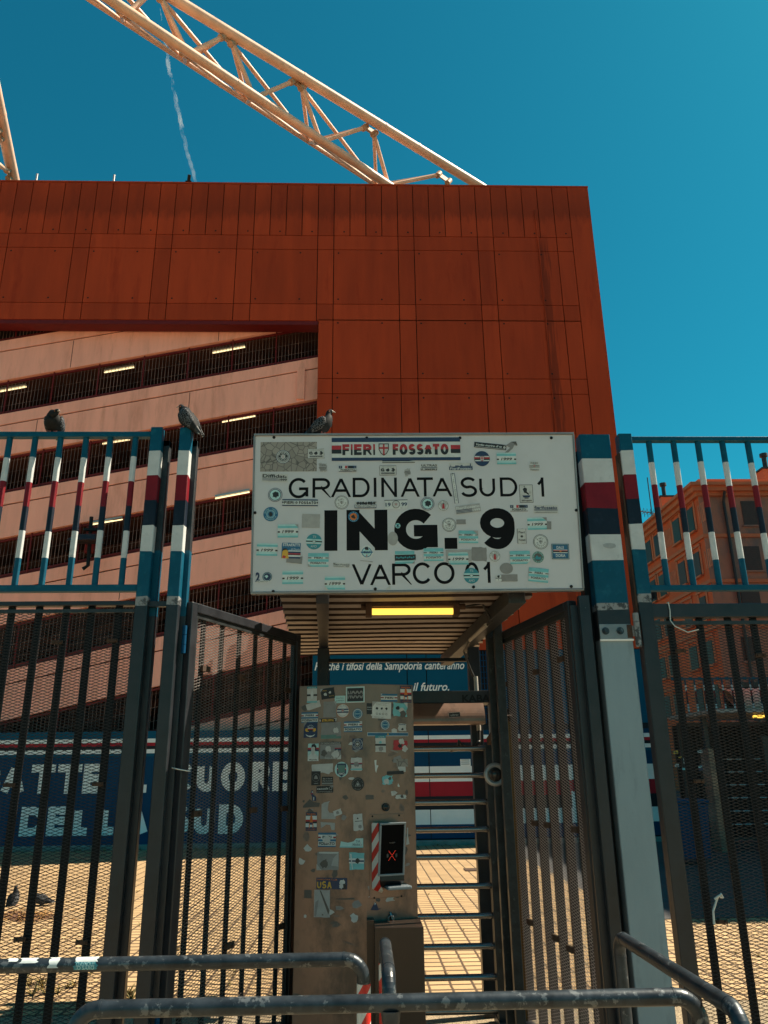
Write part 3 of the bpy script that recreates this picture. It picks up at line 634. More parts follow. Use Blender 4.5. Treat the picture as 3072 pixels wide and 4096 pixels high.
# ---- roof trusses
def truss(A, B, C, ra, rb, rc, nodes, label, loc, joints):
    """three chords (point pairs); nodes: list of (a1, a2, b, c) points along them"""
    root = thing('roof_truss', loc, label, 'roof truss')
    for P, r in ((A, ra), (B, rb), (C, rc)):
        mb = MB(); n = 14
        mb.tube([P[0].lerp(P[1], i/n) for i in range(n+1)], r, 16)
        for t in joints:
            p = P[0].lerp(P[1], t); q = P[0].lerp(P[1], t+.004); d = (q-p).normalized()*.04
            mb.tube([p-d, p+d], r*1.05, 16)
        mb.build('chord', M['truss'], root)
    n = len(nodes)
    dn = (B[0]-A[0]).normalized()
    def brace(p, q, r):
        m = MB(); m.tube([p, q], r, 10); m.build('brace', M['truss'], root)
    for i, (a1, a2, b, c) in enumerate(nodes):
        g = MB()
        for p in (a1, a2): g.tube([p+dn*ra*.5, p+dn*(ra+.22)], .105, 8)
        g.bar(a1+dn*(ra+.04), a2+dn*(ra+.04), .05, .2); g.build('gusset', M['truss_dark'], root)
        g = MB(); e = (B[1]-B[0]).normalized()*.13
        for s in (-1, 1): g.tube([b+e*s-dn*(rb*.5), b+e*s-dn*(rb+.16)], .10, 8)
        g.build('gusset', M['truss_dark'], root)
        a1d = a1+dn*(ra+.12); a2d = a2+dn*(ra+.12)
        brace(a1d, b-dn*.2, .072); brace(a1d, c, .06)
        if i+1 < n: brace(a2d, nodes[i+1][2]-dn*.2, .072); brace(a2d, nodes[i+1][3], .062)
        if i+2 < n: brace(a2d, nodes[i+2][3], .066)
        brace(b, c, .06)
        if i+1 < n: brace(b, nodes[i+1][3], .05)
def P_(px, py, Z): return at(px, py, Z=Z)
Za, Zb = 22.6, 21.2
def C_(px, py, add):
    p = at(px, py, Z=Zb); return EYE + (p-EYE)*add
A = (P_(330,-228,Za), P_(2040,818,Za)); B = (P_(150,-195,Zb), P_(1700,838,Zb)); C = (C_(60,-195,1.07), C_(1650,838,1.07))
na = [(351,-206,389,-181),(628,-36,666,-13),(908,142,946,166),(1184,319,1222,342),(1470,502,1508,527),(1762,690,1802,719)]
nb = [(236,-110),(486,60),(736,222),(1005,398),(1273,574),(1545,748)]; nc = [(243,-73),(491,83),(741,250),(989,407),(1236,567),(1505,741)]
truss(A, B, C, .165, .145, .075, [(P_(a[0],a[1],Za), P_(a[2],a[3],Za), P_(b[0],b[1],Zb), C_(c[0],c[1],1.07)) for a, b, c in zip(na, nb, nc)], 'long cream tubular lattice truss rising over the red wall towards the upper left', A[1].lerp(B[1], .5), [.42, .62, .71, .93])
A2 = (P_(-128,-150,Za), P_(60,740,Za)); B2 = (P_(-270,-150,Zb), P_(-60,740,Zb)); C2 = (C_(-310,-150,1.05), C_(-110,740,1.05))
L2 = lambda P, t: P[0].lerp(P[1], t)
truss(A2, B2, C2, .20, .16, .08, [(L2(A2, t), L2(A2, t+.045), L2(B2, t-.1), L2(C2, t-.1)) for t in (.12, .40, .68, .90)], 'cream truss tube rising at the left edge of the photo behind the red wall', A2[1].lerp(B2[1], .5), [.3, .6])
# ---- vapour trail
def trail():
    m = bpy.data.materials.new('vapour'); m.use_nodes = True; t = m.node_tree; N = t.nodes; L = t.links; N.clear()
    o = N.new('ShaderNodeOutputMaterial'); v = N.new('ShaderNodeVolumePrincipled'); v.inputs['Color'].default_value = (1,1,1,1)
    tc = N.new('ShaderNodeTexCoord'); n = N.new('ShaderNodeTexNoise'); n.inputs['Scale'].default_value = .014; n.inputs['Detail'].default_value = 5; L.new(tc.outputs['Object'], n.inputs[0])
    r = N.new('ShaderNodeMapRange'); r.inputs[1].default_value = .44; r.inputs[2].default_value = .70; r.inputs[3].default_value = 0.0; r.inputs[4].default_value = .028; L.new(n.outputs[0], r.inputs[0]); L.new(r.outputs[0], v.inputs['Density']); L.new(v.outputs[0], o.inputs['Volume'])
    pts = [(640,30,.35),(652,120,.5),(662,180,.75),(672,232,1.),(676,285,1.05),(686,310,.8),(697,370,1.0),(710,430,1.),(722,490,1.),(735,550,.95),(750,610,.9),(768,670,.8),(780,720,.7),(796,790,.6)]
    mb = MB(); path = []; rs = []
    for i in range(len(pts)-1):
        for k in range(4):
            f = k/4; a = pts[i]; b = pts[i+1]
            path.append(at(a[0]+(b[0]-a[0])*f+random.uniform(-2.5,2.5), a[1]+(b[1]-a[1])*f, Y=2000)); rs.append((a[2]+(b[2]-a[2])*f)*random.uniform(5.5,9))
    mb.tube(path, rs, 10)
    o = mb.build('vapour_trail', m); tag(o, 'thin white wavering vapour trail in the blue sky left of the truss', 'vapour trail', kind='stuff')
trail()

# ================================================================ apartment block on the right, down the street
def apartment():
    Y0 = 45.0; c = at(2795, 1987, Y=Y0); X0 = c.x; X1 = X0+19; YE = 84; H = c.z
    root = thing('apartment_building', (X0, Y0, 0), 'old orange apartment block with dark shuttered windows and roof cornice behind the right fence', 'building')
    orange = mat('orange_stucco', (0.60,0.105,0.026), 0.85, var=0.14, scale=.5, stain=(0.30,0.06,0.025), sscale=.5, sth=.52, sw=.2, stretch=(1,1,.4))
    brown = mat('bare_brown_render', (0.36,0.16,0.10), 0.9, var=0.16, scale=.5, stain=(0.17,0.12,0.10), sscale=.35, sth=.5, sw=.12, stretch=(1,1,.5))
    corn = mat('orange_cornice', (0.50,0.14,0.055), 0.8, var=0.1, scale=1)
    shut = mat('dark_shutter', (0.016,0.02,0.022), 0.6, var=.3, scale=8)
    grime = mat('faded_wall_ornament', (0.55,0.19,0.10), 0.85, var=.2, scale=2)
    b = MB(); b.box(X0, X1, Y0+.01, YE, 0, H); b.build('wall', orange, root)
    f = MB(); f.box(X0+.45, X1, Y0-.02, Y0+.009, 0, H); f.build('front_render', brown, root)
    q = MB(); q.box(X0-.05, X0+.45, Y0-.05, Y0+.009, 0, H); q.build('corner_quoin', brown, root)
    k = MB()
    for d, z0, z1 in ((.25, H, H+.25), (.5, H+.25, H+.55), (.72, H+.55, H+.75)): k.box(X0-d, X1, Y0-d, YE, z0+.002, z1)
    rows = [2005, 2186, 2367, 2548, 2729]
    for py in (2150, 2331, 2512):
        z = at(2950, py, Y=Y0).z; k.box(X0-.14, X1, Y0-.14, YE, z, z+.22)
    k.build('cornice', corn, root)
    a = MB(); zt = at(2950, 1916, Y=Y0+1.2).z; a.box(X0+.7, X1, Y0+1.2, YE, H+.75, zt); a.build('attic', corn, root)
    shuts = [shut, mat('green_shutter', (0.02,0.04,0.035), 0.6, var=.3, scale=8), mat('brown_shutter', (0.05,0.025,0.018), 0.6, var=.3, scale=8)]
    # windows
    cols = []
    for pa, pb, py in ((2780,2756,2090),(2726,2698,2145),(2648,2624,2205),(2612,2589,2240)):
        ya = at(pa, py, X=X0).y; yb = at(pb, py, X=X0).y; cols.append((ya, yb))
    cols.append((cols[-1][1]+2.5, cols[-1][1]+4.3))
    for r, py in enumerate(rows):
        z1 = at(2950, py, Y=Y0).z; z0 = at(2950, py+97, Y=Y0).z
        for px in (2960, 3140):
            xa = at(px, py, Y=Y0).x; w = MB(); w.box(xa, xa+1.15, Y0-.06, Y0-.021, z0, z1)
            for i in range(12): w.box(xa+.05, xa+1.1, Y0-.075, Y0-.061, z0+.08+i*(z1-z0-.12)/12, z0+.13+i*(z1-z0-.12)/12)
            o = w.build('shuttered_window', random.choice(shuts), root)
            s = MB(); s.box(xa-.12, xa+1.27, Y0-.16, Y0-.022, z0-.1, z0-.003); s.build('sill', brown, o)
        for j, (yy, y2) in enumerate(cols):
            w = MB(); w.box(X0-.07, X0-.001, yy, y2, z0, z1)
            if (r, j) in ((1, 3),):
                w.bar((X0-.05, (yy+y2)/2, z0+1.0), (X0-.75, (yy+y2)/2, z0+.25), (y2-yy)*.9, .05, (0,1,0)); 
            o = w.build('shuttered_window', random.choice(shuts), root)
            s = MB(); s.box(X0-.22, X0-.001, yy-.15, y2+.15, z0-.12, z0-.003); s.build('sill', corn, o)
            fr = MB(); fr.box(X0-.05, X0-.002, yy-.3, yy-.05, z0, z1+.25); fr.box(X0-.05, X0-.002, y2+.05, y2+.3, z0, z1+.25); fr.box(X0-.1, X0-.002, yy-.35, y2+.35, z1+.26, z1+.42); fr.build('surround', corn, o)
            if r < 2:
                on = MB(); 
                for i in range(6): on.box(X0-.03, X0-.001, yy-1.9+i*.22, yy-1.79+i*.22, z0+.2, z1-.2)
                on.build('wall_ornament', grime, root)
    d = MB(); xs = at(2890, 1990, Y=Y0-.1).x; xe = at(2960, 2430, Y=Y0-.1).x
    xs = (xs+at(2955,2400,Y=Y0-.1).x)/2; d.tube([(xs, Y0-.5, H+.2), (xs, Y0-.16, H-.4), (xs, Y0-.16, .3)], .09, 8); d.build('drain_pipe', shut, root)
    # chimneys and aerials, standing on the roof line
    for px, py, top, YY in ((2670, 2040, 1996, 58.), (3075, 1908, 1886, 50.)):
        p = at(px, py, Y=YY); t = at(px, top, Y=YY); m = MB(); m.box(p.x-.6, p.x+.6, YY-.5, YY+.5, H+.7, t.z); c2 = m.build('chimney', corn, root)
        m = MB(); m.box(p.x-.7, p.x+.7, YY-.6, YY+.6, t.z+.002, t.z+.12); m.tube([(p.x-.1,YY,t.z+.12),(p.x-.1,YY,t.z+1.1)], .17, 8); m.tube([(p.x-.1,YY,t.z+1.12),(p.x-.1,YY,t.z+1.35)], .28, 8); m.build('chimney_pot', shut, c2)
    p = at(2612, 2088, Y=66.); m = MB(); m.tube([(p.x, 66, H), (p.x, 66, at(2597,1910,Y=66.).z)], .05, 6)
    zc = at(2605, 2052, Y=66.).z; m.tube([(p.x-1.7,66,zc+.25),(p.x+.7,66,zc-.1)], .045, 6)
    for i in range(7): xx = p.x-1.6+i*.3; m.tube([(xx,65.5,zc+.2-i*.045),(xx,66.5,zc+.2-i*.045)], .025, 5); m.tube([(xx,66,zc-.25-i*.045),(xx,66,zc+.6-i*.045)], .025, 5)
    m.build('aerial', shut, root)
    p = at(2717, 1945, Y=60.); m = MB(); m.tube([(p.x,60,H),(p.x,60,p.z)], .1, 8); m.build('flue', shut, root)
    m = MB(); m.tube([(p.x,60,p.z+.01),(p.x,60,p.z+.22)], .24, 10); m.build('flue_cowl', grime, root)
apartment()

# ================================================================ fence at Y = 4.3
FN = 4.30
def fx(px, py): return at(px, py, Y=FN).x
def fz(py, px=1536): return at(px, py, Y=FN).z
PAINT = [M['teal'], M['white'], M['red'], M['navy'], M['worn'], M['grey_steel']]
# band heights on the tall painted posts
zb = [at(640, y, Y=FN).z for y in (1802,1901,2000,2100,2205,2386,2420)]
def post_segs(ztop): 
    return [(zb[0],ztop,0),(zb[1],zb[0],1),(zb[2],zb[1],2),(zb[3],zb[2],3),(zb[4],zb[3],1),(zb[5],zb[4],0),(zb[6],zb[5],4),(0.0,zb[6],5)]
def fence_post(x0, x1, ztop, depth, label, back=None, group='painted fence posts'):
    r = thing('fence_post', ((x0+x1)/2, FN, 0), label, 'fence post', group)
    mb = MB(); mb.post(x0, x1, FN, FN+depth, post_segs(ztop), .004); mb.build('front_tube', PAINT, r)
    if back:
        xa, xb, zt, dd = back
        mb = MB(); mb.post(xa, xb, FN+depth+.001, FN+depth+dd, [(zb[1]+.25,zt,0),(zb[4]+.02,zb[1]+.25,4),(zb[5]-.1,zb[4]+.02,0),(0,zb[5]-.1,5)], .003); mb.build('rear_tube', PAINT[:4]+[M['zinc_dark'], M['grey_steel']], r)
    return r
pl1 = (fx(604,1712), fx(650,1712)); pl2 = (fx(720,1712), fx(766,1712))
zt1 = at(628, 1708, Y=FN).z; zt2 = at(744, 1710, Y=FN).z
fence_post(pl1[0], pl1[1], zt1, .06, 'white red and blue banded post at the right end of the left railing', (pl1[0]+.035, pl1[1]+.035, zt1-.10, .05))
fence_post(pl2[0], pl2[1], zt2, .06, 'white red and blue banded gate post under the tail-down pigeon', (pl2[0]+.035, pl2[1]+.03, zt2-.10, .05))
pr1 = (fx(2317,1737), fx(2438,1737)); pr2 = (fx(2474,1735), fx(2526,1735))
r = thing('fence_post', ((pr1[0]+pr1[1])/2, FN, 0), 'wide banded post right of the sign with a bolted hinge and pale steel plate', 'fence post', 'painted fence posts')
zr = [at(2400, y, Y=FN).z for y in (1737,1833,1930,2032,2136,2241,2414,2440,2497,2560)]
mb = MB(); mb.post(pr1[0], pr1[1], FN, FN+.09, [(zr[1],zr[0],0),(zr[2],zr[1],1),(zr[3],zr[2],2),(zr[4],zr[3],3),(zr[5],zr[4],1),(zr[6],zr[5],0),(zr[7],zr[6],4),(zr[9],zr[7],5),(0,zr[9],6)], .004); mb.build('front_tube', PAINT+[M['plate']], r)
mb = MB(); mb.post(pr1[0]-.035, pr1[0]+.02, FN+.0901, FN+.17, [(0,at(2300,1784,Y=FN).z,0)], .003); mb.build('rear_tube', [M['black_steel']], r)
mb = MB(); mb.box(pr1[0]+.002, pr1[1]-.004, FN-.006, FN-.0005, zr[9]+.004, zr[8]); hp = mb.build('hinge_plate', M['sign_frame'], r, bevel=.002)
for x in (pr1[0]+.035, pr1[0]+.118):
    mb = MB(); z = (zr[8]+zr[9])/2+.005
    mb.tube([(x,FN-.007,z),(x,FN-.010,z)], .021, 16); mb.tube([(x,FN-.0101,z),(x,FN-.022,z)], .012, 6, smooth=False); mb.build('bolt', M['zinc'], hp)
mb = MB(); mb.box(pr1[1]-.03, pr1[1]+.0, FN-.0075, FN-.0062, zr[9]+.01, zr[8]-.004); mb.build('rust_patch', M['rust'], hp)
mb = MB(); zc = zr[8]
for a, b in ((zc+.06, zc+.01), (zc+.008, zc-.075), (zc-.077, zc-.13)): mb.tube([(pr1[1]+.026,FN-.012,a),(pr1[1]+.026,FN-.012,b)], .017, 12)
mb.box(pr1[1]+.0, pr1[1]+.02, FN-.005, FN+.0, zc-.07, zc-.01); mb.build('hinge_barrel', M['worn'], hp)
mb = MB(); mb.box(pr1[0]+.0, pr1[1]+.002, FN-.010, FN-.0003, zr[9]-.006, zr[9]+.0035); mb.build('plate_lip', M['wall_white'], r)
# flake of missing paint
mb = MB(); a = at(2408, 2170, Y=FN-.001); b = at(2468, 2195, Y=FN-.001); n = 9
mb.add([((a.x+b.x)/2+(b.x-a.x)/2*math.cos(6.283*i/n)*random.uniform(.7,1.05), FN-.0012, (a.z+b.z)/2+(a.z-b.z)/2*math.sin(6.283*i/n)*random.uniform(.6,1.1)) for i in range(n)], [tuple(range(n))]); mb.build('paint_flake', M['sg'], r)
r = fence_post(pr2[0], pr2[1], zr[0]+.005, .075, 'slim banded post at the left end of the right railing', None)
mb = MB(); mb.post(pr2[0]-.012, pr2[0]-.001, FN+.012, FN+.07, [(zb[5]-.2, zr[0]-.12, 0)], .001); mb.build('rust_strip', [M['rust']], r)

# ---- striped railings
def railing(x0, x1, pxs, pyref, ytop, yface, yb0, yb1, label, bands):
    r = thing('striped_railing', ((x0+x1)/2, FN, 0), label, 'railing', 'striped railings above the mesh panels')
    zt = fz(ytop); z1 = fz(yface); b0 = fz(yb0); b1 = fz(yb1)
    mb = MB(); mb.box(x0, x1, FN+.01, FN+.055, z1, zt); mb.build('top_rail', M['teal'], r, bevel=.003)
    mb = MB(); mb.box(x0, x1, FN+.01, FN+.055, b1, b0); mb.build('bottom_rail', M['teal'], r, bevel=.003)
    for px in pxs:
        x = px if isinstance(px, float) else fx(px, pyref); jit = [random.uniform(-.006,.006) for _ in range(8)]
        zz = [z1] + [fz(y)+j for y, j in zip(bands, jit)] + [b0]; mats = [0,1,2,3,1,0]
        pts = []; mis = []
        for i in range(6):
            pts.append((x, FN+.033, zz[i])); mis.append(mats[i])
        pts.append((x, FN+.033, zz[6]))
        m = MB(); m.tube(pts, .0175, 14, caps=False, mis=mis); m.build('baluster', PAINT, r)
xs = [28,131,233,336,434,535]; sp = (fx(535,1760)-fx(28,1760))/5
bal = [fx(28,1760)-sp*k for k in range(5,0,-1)] + [fx(p,1760) for p in xs]
railing(-3.0, pl1[0]-.001, [float(b) for b in bal], 1760, 1724, 1744, 2330, 2357, 'left striped railing with a hunched pigeon standing on its top rail', (1823,1918,2018,2115,2222))
xs = [2604,2703,2801,2900,3002]; sp = (fx(3002,1775)-fx(2604,1775))/4
bal = [fx(p,1775) for p in xs] + [fx(3002,1775)+sp*k for k in range(1,7)]
railing(pr2[1]+.001, 3.25, [float(b) for b in bal], 1775, 1742, 1759, 2344, 2367, 'right striped railing standing against the sky and the orange block', (1844,1937,2030,2131,2237))

# ---- fixed mesh panels below
def clamp(parent, x, z, y, w=.058, h=.02):
    m = MB(); m.box(x-w/2, x+w/2, y-.012, y-.0005, z-h/2, z+h/2); m.tube([(x-w*.3,y-.0121,z),(x-w*.3,y-.02,z)], .006, 6); m.tube([(x+w*.3,y-.0121,z),(x+w*.3,y-.02,z)], .006, 6); m.build('clamp', M['rust'], parent)
def mesh_panel(x0, x1, barx, label, ztop, zin, stile=None):
    r = thing('mesh_fence_panel', ((x0+x1)/2, FN, 0), label, 'fence panel', 'dark mesh fence panels')
    m = MB(); m.box(x0, x1, FN+.005, FN+.06, ztop[1], ztop[0]); m.box(x0, x1, FN+.005, FN+.06, .05, .11)
    if stile: m.box(stile[0], stile[1], FN+.004, FN+.061, .05, ztop[1]-.0005)
    m.build('frame', M['grey_steel'], r, bevel=.004)
    m = MB(); a = x0 if not stile else stile[1]+.001
    m.box(a, x1, FN+.012, FN+.03, zin[1], zin[0]); m.box(a, a+.014, FN+.013, FN+.029, .112, zin[1]-.0005); m.build('mesh_strip', M['zinc_dark'], r)
    for b in barx:
        k = MB(); k.box(b-.02, b+.02, FN+.042, FN+.056, .111, ztop[1]-.001); k.build('upright_bar', M['black_steel'], r, bevel=.002)
    expanded('expanded_mesh', (a, FN+.028, .111), (1,0,0), (0,0,1), (0,-1,0), x1-a, zin[0]-.111, r)
    return r
bx = [fx(p, 2450) for p in (31, 142, 252, 354, 465)]; sp = (bx[-1]-bx[0])/4
bars_l = [bx[0]-sp*k for k in range(6,0,-1)] + bx
mpl = mesh_panel(-3.0, pl1[0]-.002, bars_l, 'dark mesh fence panel below the left striped railing', (fz(2396),fz(2414)), (fz(2427),fz(2441)))
for px, py in ((230,2570),(450,2563),(38,3140),(393,3137),(81,3757),(328,3768)): 
    p = at(px, py, Y=FN+.03); clamp(mpl, p.x, p.z, FN+.03)
sx0 = fx(2565, 2480); sx1 = fx(2612, 2480)
bx = [fx(p, 2490) for p in (2694,2812,2928,3030)]; sp = (bx[-1]-bx[0])/3
mpr = mesh_panel(sx0, 3.25, bx+[bx[-1]+sp*k for k in range(1,5)], 'dark mesh gate panel hung on the pale plated post at the right', (fz(2413,2800),fz(2468,2800)), (fz(2482,2800),fz(2496,2800)), (sx0, sx1))
for px, py in ((2720,2604),(2793,3124),(2885,3686),(3040,2622)):
    p = at(px, py, Y=FN+.03); clamp(mpr, p.x, p.z, FN+.03)
# short tube joining the two left posts, and the upright beside the right gate leaf
m = MB(); z = fz(2400, 690); m.box(pl1[1]+.001, pl2[0]-.001, FN+.03, FN+.06, z-.03, z); o = m.build('post_brace', M['grey_steel']); tag(o, 'short dark steel tube joining the two banded posts on the left', 'brace')
jx0 = fx(2308,2382); jx1 = fx(2355,2382); jz = at(2330,2382,Y=FN-.02).z
r = thing('gate_jamb', (jx0, FN, 0), 'dark steel gate jamb left of the pale plated post', 'gate jamb')
m = MB(); m.post(jx0+.004, jx1-.004, FN-.02, FN+.03, [(0,jz,0)], .004); m.build('front_tube', [M['grey_steel']], r)
m = MB(); m.post(jx0-.035, jx0+.012, FN+.031, FN+.08, [(0,jz-.045,0)], .004); m.build('rear_tube', [M['grey_steel']], r)

# ---- open gate leaves
def leaf(hinge, free, ztop, label, nb, clamps, bd, tilt, first=.12):
    h = Vector((hinge[0], hinge[1], 0)); f = Vector((free[0], free[1], 0)); u = (f-h).normalized(); Wd = (f-h).length; n = Vector((0,0,1)).cross(u)
    if n.y > 0: n = -n            # side that faces the street
    n = Vector((-u.y, u.x, 0)); n = n if n.dot(EYE-h) > 0 else -n
    r = thing('gate_leaf', (h.x, h.y, 0), label, 'gate leaf', 'open mesh gate leaves')
    Mx = Matrix(((u.x, n.x, 0, h.x), (u.y, n.y, 0, h.y), (0, 0, 1, 0), (0,0,0,1)))
    m = MB(); t = .055
    m.box(0, t, -t/2, t/2, .12, ztop, 0, Mx); m.box(Wd-t, Wd, -t/2, t/2, .12, ztop, 0, Mx); m.box(t+.0005, Wd-t-.0005, -t/2, t/2, ztop-t, ztop, 0, Mx); m.box(t+.0005, Wd-t-.0005, -t/2, t/2, .12, .17, 0, Mx)
    m.build('frame', M['grey_steel'], r, bevel=.005)
    m = MB(); m.box(t+.001, Wd-t-.001, .002, .016, ztop-t-.028, ztop-t-.001, 0, Mx); m.box(t+.001, t+.022, .002, .016, .171, ztop-t-.029, 0, Mx); m.box(Wd-t-.022, Wd-t-.001, .002, .016, .171, ztop-t-.029, 0, Mx); m.build('mesh_strip', M['zinc_dark'], r)
    for i in range(nb):
        s = t+first+(Wd-2*t-first)*i/(nb-.45)
        k = MB(); k.box(s-.019, s+.019, -.008-bd, -.008, .171, ztop-t-.001, 0, Mx); k.build('upright_bar', M['black_steel'], r, bevel=.002)
        for ci, cz in clamps:
            if ci == i:
                q = MB(); q.box(s-.03, s+.045, .006, .022, cz-.016, cz+.016, 0, Mx); q.tube([Mx @ Vector((s+.02,.0221,cz)), Mx @ Vector((s+.02,.03,cz))], .008, 6); q.build('clamp', M['rust'], r)
    o = h + u*t + Vector((0,0,.171))
    expanded('expanded_mesh', o, u, (0,0,1), n, Wd-2*t, ztop-t-.02-.171, r, t=.0036, tilt=tilt, material='strand_leaf')
    for z in (ztop-.14, .55):
        q = MB(); 
        for a, b in ((0,.05),(.052,.105),(.107,.155)): q.tube([h-u*.02+Vector((0,0,z-a)), h-u*.02+Vector((0,0,z-b))], .013, 10)
        q.build('hinge', M['wall_blue'], r)
    return r
leaf((-.985, 4.37), (-.455, 5.56), 2.57, 'left open mesh gate leaf swung inwards beside the sticker covered cabinet', 6, [(0,2.21),(2,2.2),(5,2.17),(0,1.43),(3,1.42),(5,1.41),(0,.72),(2,.72),(5,.72)], .012, -35.0)
leaf((1.225, 4.37), (.99, 5.62), 2.565, 'right open mesh gate leaf swung inwards with sunlight raking its mesh', 6, [(0,2.25),(2,2.22),(5,2.2),(0,1.32),(2,1.32),(3,1.32),(1,.7),(2,.72),(4,.74)], .044, -60.0)
def ziptie(pts, rr, label, extra=None):
    m = MB(); m.tube(pts, rr, 6); 
    if extra: m.tube(extra, rr, 6)
    o = m.build('zip_tie', M['zip']); tag(o, label, 'zip tie', 'white zip ties on the gates'); return o
def ring(cx, cy, z, rx, ry, tilt=.0): return [(cx+rx*math.cos(a*.5236), cy+ry*math.sin(a*.5236), z+tilt*math.cos(a*.5236)) for a in range(13)]
ziptie(ring(-.965, 4.37, 1.66, .05, .045, -.01), .003, 'white zip tie looped round the hinge stile of the left gate leaf')
p = at(2680, 2440, Y=FN-.01); z1 = at(2680,2412,Y=FN-.01).z; p2 = at(2795,2518,Y=FN-.03); p3 = at(2700,2505,Y=FN-.02)
ziptie([(p.x,FN+.02,z1+.006),(p.x,FN-.0,z1+.006),(p.x+.002,FN-.004,p.z),(p.x-.004,FN-.006,p.z-.06),p3,((p3.x+p2.x)/2,FN-.03,p2.z-.015),p2], .0035, 'white zip tie hanging from the top bar of the right mesh gate panel')
p = at(2865, 3590, Y=FN); p2 = at(2853, 3695, Y=FN)
ziptie([(p2.x,FN-.01,p2.z),(p2.x+.003,FN-.012,(p.z+p2.z)/2),(p.x,FN-.012,p.z),(p.x+.02,FN-.02,p.z+.02),(p.x+.03,FN-.01,p.z)], .006, 'white strap knotted round an upright bar of the right mesh gate panel', [(p.x-.015,FN-.012,p.z-.005),(p.x+.005,FN-.025,p.z+.012),(p.x+.02,FN-.012,p.z+.002)])

# ================================================================ planes that carry stickers
class Plane:
    def __init__(s, o, u, n):
        s.o = Vector(o); s.u = Vector(u).normalized(); s.n = Vector(n).normalized(); s.v = s.n.cross(s.u).normalized()
        if s.v.z < 0: s.v = -s.v
    def uv(s, px, py):
        d = ray(px, py); t = (s.o-EYE).dot(s.n)/d.dot(s.n); p = EYE+d*t-s.o; return p.dot(s.u), p.dot(s.v)
    def pt(s, a, b, l=0.0): return s.o+s.u*a+s.v*b+s.n*l
SLOT = list('WNTCBQRKGgOYPDSE'); SMATS = [M['s'+c] for c in SLOT]
NST = [0]
def sticker(parent, pl, conv, cx, cy, w, h, layers, rot=0.0, label=None, ragged=0.0, name='sticker'):
    """flat printed film on a plane; layers are drawn in half-size units (-1..1)"""
    a = pl.uv(*conv(cx-w/2, cy)); b = pl.uv(*conv(cx+w/2, cy)); c = pl.uv(*conv(cx, cy-h/2)); d = pl.uv(*conv(cx, cy+h/2))
    ux = (a[0]+b[0])/2; uy = (c[1]+d[1])/2; hw = abs(b[0]-a[0])/2; hh = abs(c[1]-d[1])/2
    cr, sr = math.cos(rad(rot)), math.sin(rad(rot)); NST[0] += 1; base = .0012+(NST[0] % 9)*.0003
    rot += random.uniform(-2.2, 2.2)
    if w*h < 40000 and layers[0][0] == 'bg' and not ragged and random.random() < .45: ragged = random.uniform(.03, .09)
    if layers[0][0] == 'bg' and w > 150 and random.random() < .4:
        sx, sy = random.choice((-1, 1)), random.choice((-1, 1)); f = random.uniform(.25, .6)
        layers = layers+[('p', [(sx, sy), (sx*(1-f), sy), (sx*(1-f*.6), sy*(1-f*.5)), (sx, sy*(1-f*1.4))], random.choice('gGP'))]
    mb = MB(); lay = [0]
    def put(x, y, l):
        X = x*hw; Yy = y*hh; return pl.pt(ux+X*cr-Yy*sr, uy+X*sr+Yy*cr, base+l)
    def fan(pts, ci, l): mb.add([put(x,y,l) for x,y in pts], [tuple(range(len(pts)))], SLOT.index(ci))
    def circ(r0x, r0y, x, y, n=24): return [(x+r0x*math.cos(6.2832*i/n), y+r0y*math.sin(6.2832*i/n)) for i in range(n)]
    for L_ in layers:
        k = L_[0]; l = lay[0]*.00022; lay[0] += 1
        if k == 'r': fan([(L_[1],L_[3]),(L_[2],L_[3]),(L_[2],L_[4]),(L_[1],L_[4])], L_[5], l)
        elif k == 'bg': 
            q = [(-1,-1),(1,-1),(1,1),(-1,1)]
            if ragged:
                q2 = []
                for i in range(4):
                    x0,y0 = q[i]; x1,y1 = q[(i+1)%4]
                    for t in range(5):
                        f = t/5; q2.append(((x0+(x1-x0)*f)*(1-random.random()*ragged), (y0+(y1-y0)*f)*(1-random.random()*ragged)))
                q = q2
            fan(q, L_[1], l)
        elif k == 'c': fan(circ(L_[3], L_[3]*(hw/hh if len(L_) < 6 else 1), L_[1], L_[2]), L_[4], l)
        elif k == 'p': fan(L_[1], L_[2], l)
        elif k == 't':
            _, text, x, y, hgt, ci = L_[:6]; wd = L_[6] if len(L_) > 6 else None; bold = L_[7] if len(L_) > 7 else 0.0; sh = L_[8] if len(L_) > 8 else 0.0
            text_into(mb, text, lambda a_, b_, l_: put(a_/hw, b_/hh, l+l_), x*hw, y*hh, hgt*hh, SLOT.index(ci), width=None if wd is None else wd*hw, bold=bold, shear=sh)
        elif k == 's':
            _, text, x0, x1, y0, y1, th, ci = L_[:8]; cl = L_[8] if len(L_) > 8 else None
            letters(mb, text, lambda a_, b_, l_: put(x0+a_/hw, y0+b_/hh, l+l_), (x1-x0)*hw, (y1-y0)*hh, th*hh, SLOT.index(ci), clampy=None if cl is None else (cl[0]*(y1-y0)*hh, cl[1]*(y1-y0)*hh))
        elif k == 'ct':     # text round a circle
            _, text, r, a0, a1, hgt, ci = L_; n = len(text)
            for i, ch in enumerate(text):
                if ch == ' ': continue
                an = rad(a0+(a1-a0)*i/max(1,n-1)); ro = an-math.pi/2 if a0 > a1 else an+math.pi/2
                text_into(mb, ch, lambda a_, b_, l_: put(a_/hw, b_/hh, l+l_), r*hw*math.cos(an), r*hw*math.sin(an)-0*hh, hgt*hh, SLOT.index(ci), rot=ro)
        elif k == 'blob':
            _, x, y, r, ci, sd = L_; rs = random.Random(sd); n = 16
            fan([(x+r*rs.uniform(.6,1.15)*math.cos(6.2832*i/n), y+r*hw/hh*rs.uniform(.6,1.15)*math.sin(6.2832*i/n)) for i in range(n)], ci, l)
    ob = mb.build(name, SMATS, parent, label=label); return ob
